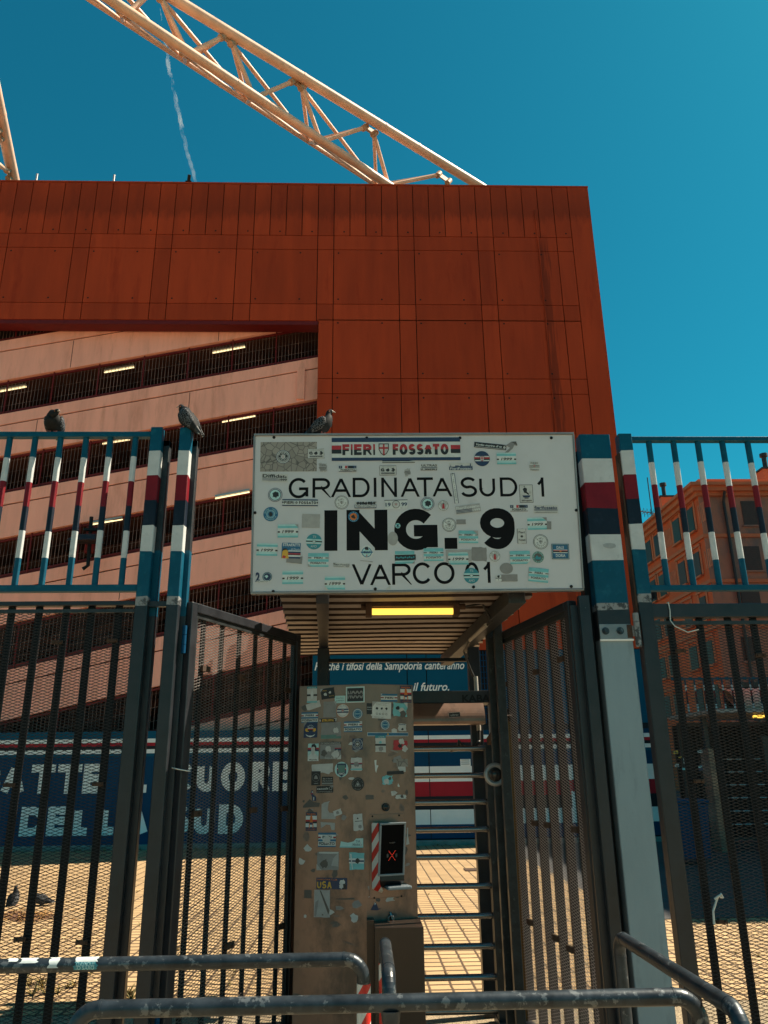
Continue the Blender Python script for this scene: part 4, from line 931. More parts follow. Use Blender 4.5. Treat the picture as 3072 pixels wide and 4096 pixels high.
def shield(x, y, r, k=1.0, a='P', b='R'):
    q = [(x-r,y+r*k),(x+r,y+r*k),(x+r,y-r*.1*k),(x+r*.6,y-r*.8*k),(x,y-r*1.2*k),(x-r*.6,y-r*.8*k),(x-r,y-r*.1*k)]
    q2 = [(x+(px-x)*.84, y+(py-y)*.84) for px, py in q]
    return [('p', q, 'K'), ('p', q2, a), ('r', x-r*.16, x+r*.16, y-r*1.0*k, y+r*.84*k, b), ('r', x-r*.84, x+r*.84, y+r*.02*k, y+r*.34*k, b)]
F1999 = [('bg','C'),('r',-1,1,.45,.75,'T'),('r',-1,1,-1,-.72,'T'),('r',-1,1,-.35,.4,'W'),('r',-1,-.78,-.26,-.02,'K'),('r',.78,1,-.26,-.02,'K'),('t','1999',0,-.1,.42,'K',1.15,.02,.2)]
FFF = [('bg','C'),('r',-1,1,.5,1,'T'),('r',-1,1,-.22,.1,'T'),('r',-1,1,-1,-.78,'T'),('r',-1,1,.18,.42,'W'),('r',-1,1,-.6,-.3,'W'),('r',-1,-.68,.24,.36,'K'),('r',.68,1,.24,.36,'K'),('t','FIERI',0,.32,.26,'K',.8,.02),('t','FOSSATO',0,-.44,.28,'K',1.5,.02)]
TIAMO = [('c',0,0,1,'Q'),('r',-.97,.97,-.28,.32,'C'),('r',-.99,.99,-.06,.10,'K'),('r',-.95,.95,-.28,-.2,'W'),('t','TI',0,.62,.3,'W',.42),('t','AMO',0,-.62,.3,'W',.75)]+shield(0,.0,.2,1,'C','W')
FLAGR = [('c',0,0,1,'N'),('r',-.92,.92,-.36,.36,'W'),('r',-.99,.99,-.02,.2,'R'),('r',-.99,.99,-.2,-.02,'K')]+shield(0,0,.3,1.15)
HEADR = [('c',0,0,1,'N'),('c',0,0,.92,'W'),('c',0,0,.84,'N'),('c',0,0,.74,'C'),('blob',0,0,.5,'K',5),('blob',.05,.1,.42,'K',9)]
FIERIR = [('c',0,0,1,'K'),('c',0,0,.94,'W'),('c',0,0,.86,'K'),('c',0,0,.81,'W'),('ct','Fieri',.52,140,55,.3,'K'),('ct','Fossato',.52,200,350,.26,'K')]+shield(0,0,.22,1,'W','K')
LIGHTR = [('c',0,0,1,'W'),('c',0,0,.92,'K'),('c',0,0,.86,'W'),('ct','FIERI FOSSATO',.68,170,10,.22,'K'),('ct','1999',.68,235,305,.22,'K'),('c',0,0,.5,'g'),('p',[(-.14,.3),(.14,.3),(.24,-.6),(-.24,-.6)],'R'),('r',-.1,.1,.3,.42,'K')]
FEI = [('bg','W'),('r',-1,-.62,.1,1,'N'),('r',-.3,-.0,.1,1,'R'),('r',.0,.62,.1,1,'K'),('r',.62,1,.1,1,'N'),('r',-1,1,-1,-.82,'N'),('t','F',-.8,.52,.55,'W'),('t','E',0,.52,.55,'W'),('t','I',.82,.52,.55,'W'),('t','FOSSATO',0,-.4,.55,'K',1.6,.03)]
COWS = [('bg','K'),('r',-.95,.95,-.92,.92,'P'),('t','...che la mentione mai',0,.72,.16,'K',1.5),('blob',-.6,.1,.24,'K',3),('blob',0,.1,.24,'K',4),('blob',.6,.1,.24,'K',6),('r',-.75,.75,-.72,-.42,'K'),('t','FIERI FOSSATO',0,-.57,.18,'W',1.3),('r',.35,.5,.0,.2,'W'),('r',-.7,-.5,.05,.15,'W')]
FXF = [('bg','W'),('r',-1,1,.62,1,'N'),('r',-1,1,-1,-.68,'N'),('r',-1,-.93,-.2,.3,'K'),('r',.93,1,-.2,.3,'K'),('s','FIERI',-.9,-.34,-.42,.42,.2,'K'),('s','FOSSATO',-.06,.9,-.42,.42,.2,'K'),('c',-.2,0,.075,'K'),('c',-.2,0,.055,'W'),('r',-.212,-.188,-.3,.3,'K'),('r',-.25,-.15,-.06,.06,'K')]

# ================================================================ entrance sign
TL = at(1013,1737,Y=4.19); TR = at(2290,1740,Y=4.19); BL = at(1009,2376,Y=4.30); BR = at(2337,2352,Y=4.30)
su = ((TR-TL)+(BR-BL)).normalized(); svv = ((TL-BL)+(TR-BR)); svv = (svv-su*svv.dot(su)).normalized(); sn = su.cross(svv); sn = sn if sn.y < 0 else -sn
SP = Plane((TL+TR+BL+BR)/4, su, sn)
sw = ((TR-TL).length+(BR-BL).length)/4; sh = ((TL-BL).length+(TR-BR).length)/4
sg = thing('entrance_sign', SP.o, 'large pale metal entrance sign reading GRADINATA SUD 1 covered with stickers', 'sign')
SM = Matrix(((SP.u.x,SP.v.x,SP.n.x,SP.o.x),(SP.u.y,SP.v.y,SP.n.y,SP.o.y),(SP.u.z,SP.v.z,SP.n.z,SP.o.z),(0,0,0,1)))
m = MB(); m.box(-sw+.006, sw-.006, -sh+.006, sh-.006, -.012, 0, 0, SM); m.build('panel', M['sign'], sg)
m = MB(); e = .014
m.box(-sw-.002, sw+.002, sh-.005, sh+.008, -.07, .010, 0, SM); m.box(-sw-.002, sw+.002, -sh-.008, -sh+.004, -.07, .006, 0, SM)
m.box(-sw-.004, -sw+.005, -sh+.0045, sh-.0055, -.07, .008, 0, SM); m.box(sw-.005, sw+.004, -sh+.0045, sh-.0055, -.07, .008, 0, SM)
m.box(-sw+.02, sw-.02, -sh+.02, sh-.02, -.068, -.0125, 0, SM)
m.build('frame', M['sign_frame'], sg, bevel=.002)
for px, py in ((1096,1750),(1467,1752),(1840,1752),(2205,1752),(1020,2051),(1093,2366),(1501,2356),(1894,2348),(2285,2346),(2305,2041)):
    a, b = SP.uv(px, py); m = MB(); m.tube([SP.pt(a,b,.0005),SP.pt(a,b,.003)], .009, 12); m.tube([SP.pt(a,b,.0031),SP.pt(a,b,.008)], .0055, 8); m.build('screw', M['black_steel'], sg)
# main lettering
cA = lambda x, y: (980+.434*x, 1700+.434*y)
cB = lambda x, y: (1650+.434*x, 1700+.434*y)
def sign_line(name, items, t, big=False):
    for ch, conv, x0, x1, y0, y1, *tt in items:
        m = MB(); a = SP.uv(*conv(x0, (y0+y1)/2)); b = SP.uv(*conv(x1, (y0+y1)/2)); c = SP.uv(*conv((x0+x1)/2, y0)); d = SP.uv(*conv((x0+x1)/2, y1))
        w = b[0]-a[0]; h = c[1]-d[1]
        letters(m, ch, lambda x, y, l: SP.pt(a[0]+x, d[1]+y, .0006+l*.6), w, h, (tt[0] if tt else t)*h, 0, boxes=[(0, w)]); m.build(name, M['ink'], sg)
sign_line('letter', [('G',cA,402,584,488,676),('R',cA,622,790,490,670),('A',cA,796,974,488,666),('D',cA,992,1150,486,666),('I',cA,1186,1212,486,663),('N',cA,1256,1400,485,664),('A',cA,1436,1606,484,663),
    ('T',cB,42,190,483,659),('A',cB,186,362,482,660),('S',cB,442,594,480,664),('U',cB,616,762,482,660),('D',cB,806,966,483,659),('1',cB,1140,1226,484,661)], .138)
sign_line('letter', [('I',cA,728,855,786,1160),('N',cA,936,1314,782,1156),('G',cA,1376,1774,772,1156,.275),('.',cB,296,413,1040,1142),('9',cB,624,942,766,1144,.245)], .315)
sign_line('letter', [('V',cA,988,1164,1282,1478),('A',cA,1156,1340,1280,1476),('R',cA,1356,1534,1276,1472),('C',cB,2,182,1266,1466),('O',cB,198,388,1264,1466),('0',cB,484,612,1264,1462),('1',cB,642,734,1262,1455)], .138)
S = lambda conv, *a, **k: sticker(sg, SP, conv, *a, **k)
S(cA,402,293,520,272,[('bg','S')],label='grey brown stone pattern sheet')
S(cA,351,294,130,126,[('c',0,0,1,'N'),('c',0,0,.93,'W'),('c',0,0,.84,'K'),('c',0,0,.77,'P'),('c',0,0,.68,'K'),('ct','FIERI',.52,145,35,.3,'W'),('ct','FOSSATO',.52,200,340,.26,'W'),('c',0,0,.32,'P'),('r',-.03,.03,-.2,.2,'R')],label='round dark sticker on the stone sheet')
S(cA,655,265,156,92,COWS); S(cA,1317,420,160,92,COWS)
S(cA,718,388,84,98,[('bg','g'),('t','FIERI',0,.35,.3,'K',1.3),('r',-.9,.9,-.1,-.02,'K'),('r',-.8,.8,-.3,-.22,'K'),('r',-.6,.6,-.6,-.5,'K')],ragged=.45)
S(cA,1415,338,300,26,[('bg','W'),('r',-1,1,-.9,-.4,'K'),('r',-1,1,.1,.7,'K')])
# long banner across the top
S(lambda x, y: (x, y), 1584,1798,514,90,[('bg','W'),('r',-1,1,.66,1.04,'N'),('r',-1,1,-1,-.72,'N'),('r',-1,-.85,-.0,.36,'R'),('r',-1,-.85,-.36,0,'K'),('r',.85,1,-.0,.36,'R'),('r',.85,1,-.36,0,'K'),
    ('s','FIERI',-.835,-.33,-.5,.46,.25,'K'),('s','FIERI',-.835,-.33,-.5,.46,.25,'R',(.5,1)),('s','FOSSATO',-.055,.815,-.5,.46,.25,'K'),('s','FOSSATO',-.055,.815,-.5,.46,.25,'R',(.5,1))]+shield(-.193,.02,.08,6.2),label='long white and navy banner across the top of the sign')
S(cA,946,405,162,55,FEI); S(cB,981,767,162,58,FEI)
S(cA,1498,437,70,75,[('bg','g'),('r',-.7,.7,.2,.32,'K'),('r',-.8,.8,-.1,.02,'K'),('r',-.7,.7,-.4,-.3,'K')],ragged=.4,rot=10)
S(cB,154,390,160,62,[('bg','P'),('t','ULTRAS',0,.55,.55,'K',1.8,.03),('r',-.9,.9,-.05,.1,'N'),('r',-.9,.9,-.25,-.15,'N'),('t','LIBERI',0,-.68,.5,'K',1.7,.03)])
S(cB,445,387,216,74,[('bg','P'),('p',[(-1,.1),(-.9,.1),(-.88,.7),(-.84,.1),(-.5,.1),(-.48,.35),(-.2,.35),(-.1,.2),(.1,.5),(.2,.2),(.6,.3),(.78,.3),(.78,.85),(.86,.85),(.86,.2),(1,.2),(1,0),(-1,0)],'N'),('r',-1,1,-.75,-.05,'N'),('t','FieriFossato',0,-.4,.5,'W',1.8,.02)])
S(cB,716,195,296,50,[('bg','K'),('t','Voglio morire di te',-.08,.15,.75,'W',1.6,.02,.3),('r',-.95,.95,-.75,-.62,'W'),('c',.88,-.05,.08,'P')],rot=-6)
S(cB,905,205,130,110,[('p',[(-.7,.3),(.1,.9),(.8,.9),(.95,.2),(.5,.3),(.3,-.2),(-.4,-.9),(-.9,-.9),(-.1,-.1)],'G'),('p',[(.1,.9),(.8,.95),(.95,.3),(.6,.5)],'D')],label='torn grey remnant')
S(cB,640,311,144,132,FLAGR,label='round navy sticker with a red cross shield')
S(cB,865,310,178,108,F1999); S(cA,396,978,188,122,F1999); S(cA,440,1405,192,124,F1999); S(cA,829,1456,188,124,F1999); S(cB,1149,910,180,112,F1999,rot=1)
S(cA,204,1148,194,116,F1999,rot=-2,ragged=.08)
S(cB,1123,380,98,92,[('bg','P'),('t','FIERI',0,.6,.35,'K',1.3),('r',-.95,.95,.0,.12,'K'),('r',-.95,.95,-.25,-.15,'K'),('t','Fossato',0,-.68,.4,'K',1.5)]+shield(0,.05,.25),ragged=.25)
S(cA,275,487,240,75,[('bg','P'),('t','Diffidati',-.02,.42,.75,'K',1.85,.03),('r',-.95,.25,-.2,-.1,'N'),('r',-.95,.25,-.45,-.35,'N'),('r',-.95,.25,-.7,-.6,'N'),('t','1999',.62,-.45,.55,'K',.62,.03)],rot=-2)
S(cA,279,645,132,124,HEADR); S(cB,138,727,126,120,HEADR)
S(cA,508,717,328,62,FXF,rot=-1)
S(cA,891,714,130,120,FIERIR); S(cB,337,920,130,136,FIERIR); S(cB,1181,1077,138,136,FIERIR)
S(cA,1110,738,200,62,[('bg','P'),('blob',-.7,.55,.16,'K',1),('blob',-.45,.5,.16,'K',2),('blob',-.2,.55,.16,'K',3),('blob',.05,.5,.16,'K',4),('blob',.3,.55,.16,'K',5),('blob',.55,.5,.16,'K',6),('blob',.8,.55,.14,'K',7),('r',-1,1,-1,.1,'N'),('r',-.95,.95,-.75,.0,'W'),('t','FIERI+FOSSATO',0,-.38,.5,'K',1.75,.02)])
S(cA,1392,732,214,84,[('bg','W'),('r',-1,1,.86,1,'K'),('t','19',-.68,-.02,.75,'N',.45,.03),('t','99',.7,-.02,.75,'N',.5,.03),('c',0,0,.34,'K'),('c',0,0,.3,'P')]+shield(0,0,.1,2.4),rot=1)
S(cB,388,585,38,280,[('bg','W'),('r',-1,-.75,-1,1,'N'),('r',.75,1,-1,1,'N'),('r',-.5,.5,.93,.99,'K')]+[('t',c,0,.84-.135*i,.09,'K') for i,c in enumerate('FIERI+FOSSATO')],rot=6)
S(cB,284,743,104,98,LIGHTR); S(cB,758,1210,106,104,LIGHTR)
S(cB,512,773,234,76,[('bg','g'),('t','FieriFossato',0,.42,.6,'W',1.85,.03),('r',-.95,.3,-.2,-.05,'N'),('r',-.95,.3,-.5,-.38,'N'),('r',-.95,.3,-.8,-.7,'N'),('t','1999',.64,-.45,.5,'W',.6,.03)],rot=7)
S(cB,1048,633,124,166,[('bg','K'),('r',-.94,.94,-.95,.95,'P'),('blob',-.25,.8,.1,'K',1),('p',[(-.5,.5),(-.2,.7),(.15,.55),(.1,.2),(.45,-.05),(.3,-.15),(-.05,.05),(-.3,.1)],'K'),('c',.55,.12,.13,'K'),('c',.55,.12,.1,'P'),('p',[(-.6,-.2),(.6,-.2),(.45,-.42),(-.45,-.42)],'N'),('r',-.3,.3,-.55,-.45,'K'),('t','struppa',0,-.74,.2,'K',1.5,.02,.2)],label='white bordered card with a ball kicking figure')
S(cB,1228,777,228,78,[('bg','P'),('t','fierifossato',0,.42,.7,'N',1.85,.03),('r',-.95,.95,-.12,.0,'N'),('r',-.95,.95,-.35,-.25,'N'),('t','millenovecentonovantanove',0,-.68,.3,'K',1.8)],rot=0)
S(cA,237,822,136,126,[('c',0,0,1,'B'),('ct','UNIONE',.78,170,110,.2,'C'),('ct','CALCIO',.78,70,10,.2,'C'),('ct','SAMPDORIA',.78,210,330,.2,'C'),('c',0,0,.58,'C'),('c',0,0,.52,'B'),('c',0,0,.44,'C'),('c',0,0,.40,'B'),('blob',0,0,.34,'K',8)],label='round blue sticker with a dark silhouette')
S(cA,608,885,168,130,[('bg','g')],rot=-2); S(cA,1362,1047,96,130,[('c',0,0,.98,'g',1)]); S(cB,447,893,90,45,[('bg','G')]); S(cB,1258,925,42,76,[('bg','G')],rot=-3); S(cA,455,1240,150,72,[('bg','G')],rot=-6)
S(cA,1000,846,100,98,[('c',0,0,1,'B'),('ct','FIERI',.82,160,20,.2,'C'),('ct','GENOVA',.82,210,330,.2,'C'),('c',0,0,.66,'O'),('blob',-.05,.05,.38,'K',4),('blob',.15,-.2,.22,'K',6)],label='round blue and orange sticker on the letter N')
S(cA,1408,929,48,48,[('c',0,0,1,'C'),('c',0,0,.8,'Q'),('r',-.9,.9,-.2,.2,'C'),('c',0,0,.35,'K')])
S(cA,636,1075,148,142,TIAMO,rot=-3); S(cB,543,1390,145,146,TIAMO)
S(cA,425,1158,178,146,[('bg','B'),('t','STRAFATTI',0,.72,.34,'W',1.75,.03),('t','...di Doria',.35,.18,.26,'W',1.1),('r',-.3,1,-.12,.02,'W'),('r',-.3,1,-.34,-.12,'N'),('r',-.3,1,-.48,-.34,'R'),('r',-.3,1,-.58,-.48,'K'),('r',-.3,1,-.78,-.58,'W'),('r',-.3,1,-1,-.78,'N'),('p',[(-.95,-1),(-.9,-.2),(-.78,.18),(-.5,.2),(-.3,-.1),(-.28,-.6),(-.2,-1)],'Y'),('p',[(-.9,-.1),(-.8,.25),(-.5,.26),(-.32,.0),(-.5,.08),(-.75,.02)],'K'),('p',[(-.9,-.9),(-.75,-.6),(-.5,-.75),(-.6,-1)],'R')],rot=-2,label='blue sticker with a yellow face beside red and white stripes')
S(cA,676,1245,190,126,FFF,rot=-1); S(cB,515,1032,180,116,FFF,rot=-1); S(cB,194,1196,182,118,FFF); S(cB,990,1222,186,120,FFF,rot=1); S(cB,1160,1385,182,128,FFF,rot=-6)
S(cA,1122,1173,130,126,[('c',0,0,1,'W'),('c',0,0,.72,'B'),('c',0,0,.62,'C'),('r',-.85,.85,-.1,.1,'B'),('blob',0,.55,.3,'K',3),('t','BLU',0,0,.3,'N',.9,.03),('r',-.03,.03,-.75,-.3,'R'),('r',-.12,.12,-.5,-.44,'R')],label='round white sticker with blue crosshair')
S(cA,1472,1220,180,116,[('bg','C'),('r',-1,1,.5,1,'T'),('r',-1,1,-1,-.7,'T')]); S(cA,1477,1222,194,54,[('bg','K')]+[('blob',-.8+.2*i,(-.1 if i%2 else .1),.1,'Q',i) for i in range(9)],rot=1)
S(cA,890,1293,156,40,[('bg','P'),('t','Fieri Fossati',0,.3,.7,'K',1.85,.02),('r',-.95,.3,-.55,-.4,'K'),('t','1989',.65,-.6,.5,'K',.5)],rot=-2)
S(cA,175,1402,160,104,[('t','2',-.72,.0,1.5,'N',.5,.05),('c',.38,.05,.6,'W'),('c',.38,.05,.56,'N'),('c',.38,.05,.48,'C'),('c',.38,.05,.44,'N'),('blob',.3,.1,.2,'C',2),('r',-.85,.55,-.98,-.62,'W'),('t','MILANFOSSA',-.15,-.8,.24,'K',1.3)])
S(cB,1007,1024,86,140,[('bg','K'),('r',-.88,.88,-.96,.96,'P'),('t','Fieri',0,.5,.3,'K',1.3,.02),('blob',0,-.05,.3,'K',2),('t','Fossati',0,-.5,.26,'K',1.4,.02)],ragged=.06)
S(cB,1362,1167,160,142,[('bg','N'),('r',-.93,.93,-.93,.93,'C'),('r',-.89,.89,-.89,.89,'N'),('r',-.82,.82,-.82,.82,'B'),('t','DALE',0,.52,.36,'W',.85,.02),('t','DORIA',0,-.52,.36,'W',1.1,.02),('r',-.82,.82,.16,.24,'W'),('r',-.82,.82,.06,.16,'R'),('r',-.82,.82,-.1,.06,'K'),('r',-.82,.82,-.2,-.1,'W'),('c',0,.04,.12,'O')],label='blue sticker reading DALE DORIA',rot=-1)
S(cB,425,1205,235,110,[('bg','g')],rot=0); S(cB,421,1230,186,116,F1999); S(cB,615,1190,146,136,[('bg','G')],ragged=.12,rot=-3)
S(cB,1157,1218,114,110,[('c',0,0,1,'W'),('c',0,0,.95,'E'),('ct','CHEER PORT',.78,170,20,.2,'C'),('ct','MIRAMBA',.78,200,340,.2,'C'),('c',0,0,.6,'D'),('p',[(-.5,-.1),(-.2,.3),(.1,.0),(.5,.1),(.4,-.4),(-.4,-.4)],'Q')])
S(cB,865,1322,126,106,[('c',0,0,.97,'G',1)],ragged=.1); S(cB,890,1410,160,68,[('bg','G')],rot=0,ragged=.06); S(cB,793,1412,56,62,[('bg','W'),('r',-1,1,-.1,.1,'K'),('t','F',0,-.5,.5,'K'),('blob',0,.5,.5,'K',1)],ragged=.15)
S(cA,1318,1497,52,40,[('p',[(-.9,-.8),(.8,1),(.9,-.9)],'P')]); S(cA,1120,1255,120,26,[('p',[(-1,.6),(0,.2),(1,-.4),(.9,-.9),(.2,-.2),(-.9,.2)],'G')])

# ================================================================ canopy
CZ0 = 2.66
cn = thing('entrance_canopy', (.25, 5.8, 0), 'small corrugated metal canopy on steel posts behind the sign', 'canopy')
def canopy():
    m = MB(); x0, x1, y = -.50, 1.07, 4.50; pts = []; p = .196
    i = 0
    while y < 7.12:
        pts += [(y, CZ0), (y+.108, CZ0), (y+.114, CZ0+.085), (y+.190, CZ0+.085)]; y += p
    pts.append((y, CZ0))
    rows = []
    xs = [x0+(x1-x0)*k/6 for k in range(7)]
    vs = []; fs = []; n = len(pts)
    for dz in (0, .003):
        for k, x in enumerate(xs):
            for j, (yy, zz) in enumerate(pts):
                sh = -.035*(yy-4.5); jag = (.012*math.sin(j*1.7) if k in (0, 6) else 0)
                vs.append((x+sh*(1-k/6*.5)+jag, yy, zz+dz+.004*math.sin(x*3+yy)))
    o = len(xs)*n
    for k in range(6):
        for j in range(n-1):
            a = k*n+j; fs.append((a, a+n, a+n+1, a+1)); fs.append((o+a, o+a+1, o+a+n+1, o+a+n))
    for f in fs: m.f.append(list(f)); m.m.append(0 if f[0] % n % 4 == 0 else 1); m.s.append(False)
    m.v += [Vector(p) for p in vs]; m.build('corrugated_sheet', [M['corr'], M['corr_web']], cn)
    b = MB(); b.bar((-.225,4.46,CZ0-.045),(-.30,6.22,CZ0-.045),.075,.08); b.build('beam', M['grey_steel'], cn, bevel=.003)
    b = MB(); b.bar((.92,4.44,CZ0-.05),(.80,7.3,CZ0-.05),.10,.09); b.build('beam', M['zinc_dark'], cn, bevel=.003)
    for x in (-.30, .90):
        b = MB(); b.box(x-.045, x+.045, 6.16, 6.25, 0, CZ0-.092); b.build('post', M['grey_steel'], cn, bevel=.003)
    z = at(1500, 2643, Y=6.2).z; b = MB(); b.box(-.254, .854, 6.17, 6.23, z-.012, z+.014); b.build('cross_bar', M['black_steel'], cn)
    a = at(1500, 2447, Y=4.9); c = at(1800, 2447, Y=4.9); z = a.z
    h = MB(); h.box(a.x-.05, c.x+.05, 4.87, 4.94, z+.03, z+.065); h.box(a.x-.06, a.x-.02, 4.86, 4.95, z-.03, z+.05); h.box(c.x+.02, c.x+.06, 4.86, 4.95, z-.03, z+.05)
    h.tube([(a.x-.06,4.9,z+.03),(a.x-.09,4.9,z+.03)], .02, 8); h.tube([(c.x+.06,4.9,z+.03),(c.x+.10,4.9,z+.03)], .02, 8)
    for k in range(9): xx = a.x+(c.x-a.x)*random.random(); h.tube([(xx,4.87,z+.045),(xx+.03,4.865,z+.05)], .006, 5)
    lf = h.build('lamp_fixture', M['rust'], cn, bevel=.003)
    t = MB(); t.tube([(a.x-.019,4.9,z),(c.x+.019,4.9,z)], .021, 14); t.build('lamp_tube', M['lamp_tube'], lf)
    q = MB(); p0 = Vector((c.x+.1,4.9,z+.03)); q.tube([p0, p0+Vector((.12,.05,.03)), (.86,5.0,CZ0-.1), (.84,5.1,CZ0-.11)], .008, 6); q.tube([(.82,5.7,CZ0-.11),(.80,6.0,CZ0-.15),(.86,6.1,CZ0-.28),(.885,6.12,CZ0-.33)], .009, 6); q.build('lamp_cable', M['cable'], cn)
    q = MB(); q.tube([(.835,5.08,CZ0-.11),(.81,5.7,CZ0-.11)], .014, 8); q.tube([(.90,6.12,CZ0-.33),(.905,6.12,CZ0-.74)], .017, 10); q.build('conduit', M['conduit'], cn)
    q = MB(); q.tube([(.905,6.12,CZ0-.74),(.90,6.1,CZ0-.82),(.84,6.02,CZ0-.89),(.76,5.98,CZ0-.86),(.73,5.97,CZ0-.82),(.72,5.97,CZ0-.88),(.66,5.95,CZ0-.885)], .015, 8); q.build('flexible_hose', M['cable'], cn)
canopy()

# ================================================================ turnstile
NOSE = Vector((0.03, 5.20, 0)); LEFT = Vector((-.415, 5.30, 0)); RIGHT = Vector((.348, 5.295, 0))
ts = thing('turnstile', (.3, 5.7, 0), 'full height turnstile with a sticker covered steel cabinet and horizontal bars', 'turnstile')
def cabinet():
    zt = 2.185; m = MB(); back = .34
    b = [LEFT, NOSE, RIGHT]; v = [(p.x,p.y,.0) for p in b]+[(RIGHT.x,RIGHT.y+back,0),(LEFT.x,LEFT.y+back,0)]
    v2 = [(LEFT.x,LEFT.y,zt),(NOSE.x,NOSE.y,zt+.0),(RIGHT.x,RIGHT.y,zt),(RIGHT.x,RIGHT.y+back,zt),(LEFT.x,LEFT.y+back,zt)]
    m.add(v+v2, [(0,1,6,5),(1,2,7,6),(2,3,8,7),(3,4,9,8),(4,0,5,9),(5,6,7,8,9)]); c = m.build('cabinet', M['cab'], ts, bevel=.003)
    # box at the foot of the right half
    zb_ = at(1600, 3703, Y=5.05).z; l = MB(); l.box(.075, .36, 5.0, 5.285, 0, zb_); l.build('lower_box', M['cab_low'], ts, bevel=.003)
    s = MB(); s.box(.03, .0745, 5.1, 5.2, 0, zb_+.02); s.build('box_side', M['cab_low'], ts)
cabinet()
uL = (NOSE-LEFT).normalized(); uR = (RIGHT-NOSE).normalized()
PL = Plane(LEFT, uL, Vector((uL.y, -uL.x, 0))); PR = Plane(NOSE, uR, Vector((uR.y, -uR.x, 0)))
cC = lambda x, y: (1180+.3134*x, 2700+.3134*y)
cD = lambda x, y: (1180+.3134*x, 3150+.3134*y)
KL = lambda conv, *a, **k: sticker(ts, PL, conv, *a, **k)
KR = lambda conv, *a, **k: sticker(ts, PR, conv, *a, **k)
PIAZ = [('bg','N'),('r',-1,1,.18,.62,'W'),('r',-1,1,.0,.2,'R'),('r',-1,1,-.2,0,'K'),('r',-1,1,-.6,-.2,'W'),('t','PIAZZA',0,.8,.17,'O',1.6,.03),('p',[(-.2,.5),(0,.75),(.2,.5),(.28,-.1),(-.28,-.1)],'O'),('p',[(-.35,-.1),(.35,-.1),(.25,-.35),(-.25,-.35)],'N'),('r',-.4,-.25,-.7,-.2,'O'),('r',.25,.4,-.7,-.2,'O'),('t','CARLOFORTE',0,-.83,.11,'O',1.7)]
FLAG2 = [('bg','W'),('r',-1,1,.72,1,'B'),('r',-1,1,-.2,.08,'B'),('r',-1,1,-1,-.82,'B'),('r',-1,-.7,.3,.45,'R'),('r',.7,1,.3,.45,'R'),('r',-1,-.7,.22,.3,'K'),('r',.7,1,.22,.3,'K'),('t','FIERI',0,.4,.34,'K',1.0,.03),('t','FOSSATO',0,-.5,.36,'K',1.75,.03)]
KL(cC,220,252,130,206,[('bg','P'),('r',-1,1,.75,1,'Q'),('t','PIAZZA',0,.85,.14,'W',1.5),('r',-1,1,-.18,.05,'K'),('p',[(-.3,.1),(0,.65),(.3,.1),(.2,-.5),(-.2,-.5)],'W'),('r',-1,1,-1,-.8,'T')])
KL(cC,420,237,176,140,[('bg','K'),('r',-.95,.95,-.95,.95,'K'),('t','Palle',-.4,.6,.22,'Y',.6),('t','tutore',.5,-.5,.22,'Y',.7),('blob',-.35,-.1,.25,'P',3),('blob',.35,.15,.2,'P',4)],rot=7)
KL(cC,575,312,138,96,[('bg','C'),('t','PIAZZA',0,.35,.3,'K',1.4),('t','LANDI',0,-.3,.3,'K',1.4)],ragged=.04)
KL(cC,770,250,240,205,[('bg','W'),('r',-.94,.94,-.93,.93,'C'),('r',-.86,.86,-.85,.82,'K'),('t','NOOO',.02,0,.85,'G',1.66,.05),('r',-.8,.8,-.1,.05,'K')])
KL(cC,235,390,180,84,[('bg','P')],rot=17); KL(cC,445,440,168,205,[('bg','G')],ragged=.05)
KL(cC,612,457,164,176,[('c',0,0,1,'O'),('c',0,0,.95,'W'),('ct','GRUPPO STORICO',.78,195,-15,.17,'K'),('ct','LAGACCIO',.78,215,325,.17,'K'),('r',-.9,.9,.1,.3,'N'),('r',-.9,.9,-.3,-.1,'N'),('r',-.9,.9,-.1,.1,'W')]+shield(0,0,.22),label='round white sticker with an orange rim')
RB = [('c',0,0,1,'B'),('c',0,0,.92,'P'),('c',0,0,.76,'B'),('c',0,0,.6,'C'),('c',0,0,.55,'B'),('r',-.5,.5,-.05,.06,'C')]
KL(cC,800,497,130,135,RB); KR(cC,1148,637,118,130,RB)
KR(cC,1412,247,140,214,PIAZ); KL(cD,210,434,142,236,PIAZ)
KR(cC,1200,290,210,100,[('bg','W'),('r',-1,1,.5,1,'B'),('r',-1,1,-1,-.55,'B'),('r',-1,-.65,-.0,.15,'R'),('r',.65,1,.0,.15,'R'),('r',-1,-.65,-.15,0,'K'),('r',.65,1,-.15,0,'K'),('t','FIERI',0,-.02,.5,'K',1.0,.03)])
KR(cC,948,430,70,145,[('bg','K'),('t','SAM',-.0,.25,.2,'W',1.6),('t','HOO',0,-.15,.16,'W',1.6)])
KR(cC,1105,450,242,212,[('bg','P'),('r',-.97,.97,-.97,.97,'W'),('t','ABBIAMO PORTATO IN ALTO',0,.84,.09,'K',1.5),('t','IL NOME DI GENOVA',0,.64,.09,'K',1.1)]+[('blob',-.5+.5*i,.2,.14,'K',i) for i in range(3)]+[('c',-.5+.33*i,-.45,.1,'K') for i in range(4)]+[('c',-.5+.33*i,-.45,.07,'W') for i in range(4)]+[('t','PRIMI IN ITALIA',-.3,-.85,.09,'K',1.0)],rot=-2,label='white printed notice with small icons')
KR(cC,1340,440,190,190,[('bg','T'),('blob',-.3,.2,.3,'K',4),('blob',.2,-.1,.4,'P',7),('t','SAMPDORIA',.25,-.1,.16,'W',1.2),('blob',.4,-.6,.5,'D',9)],ragged=.2)
KL(cC,190,543,215,136,FLAG2); KL(cC,742,660,235,136,FLAG2,ragged=.04); KL(cD,410,668,228,184,FLAG2+[('blob',0,.1,.5,'P',4)],ragged=.05)
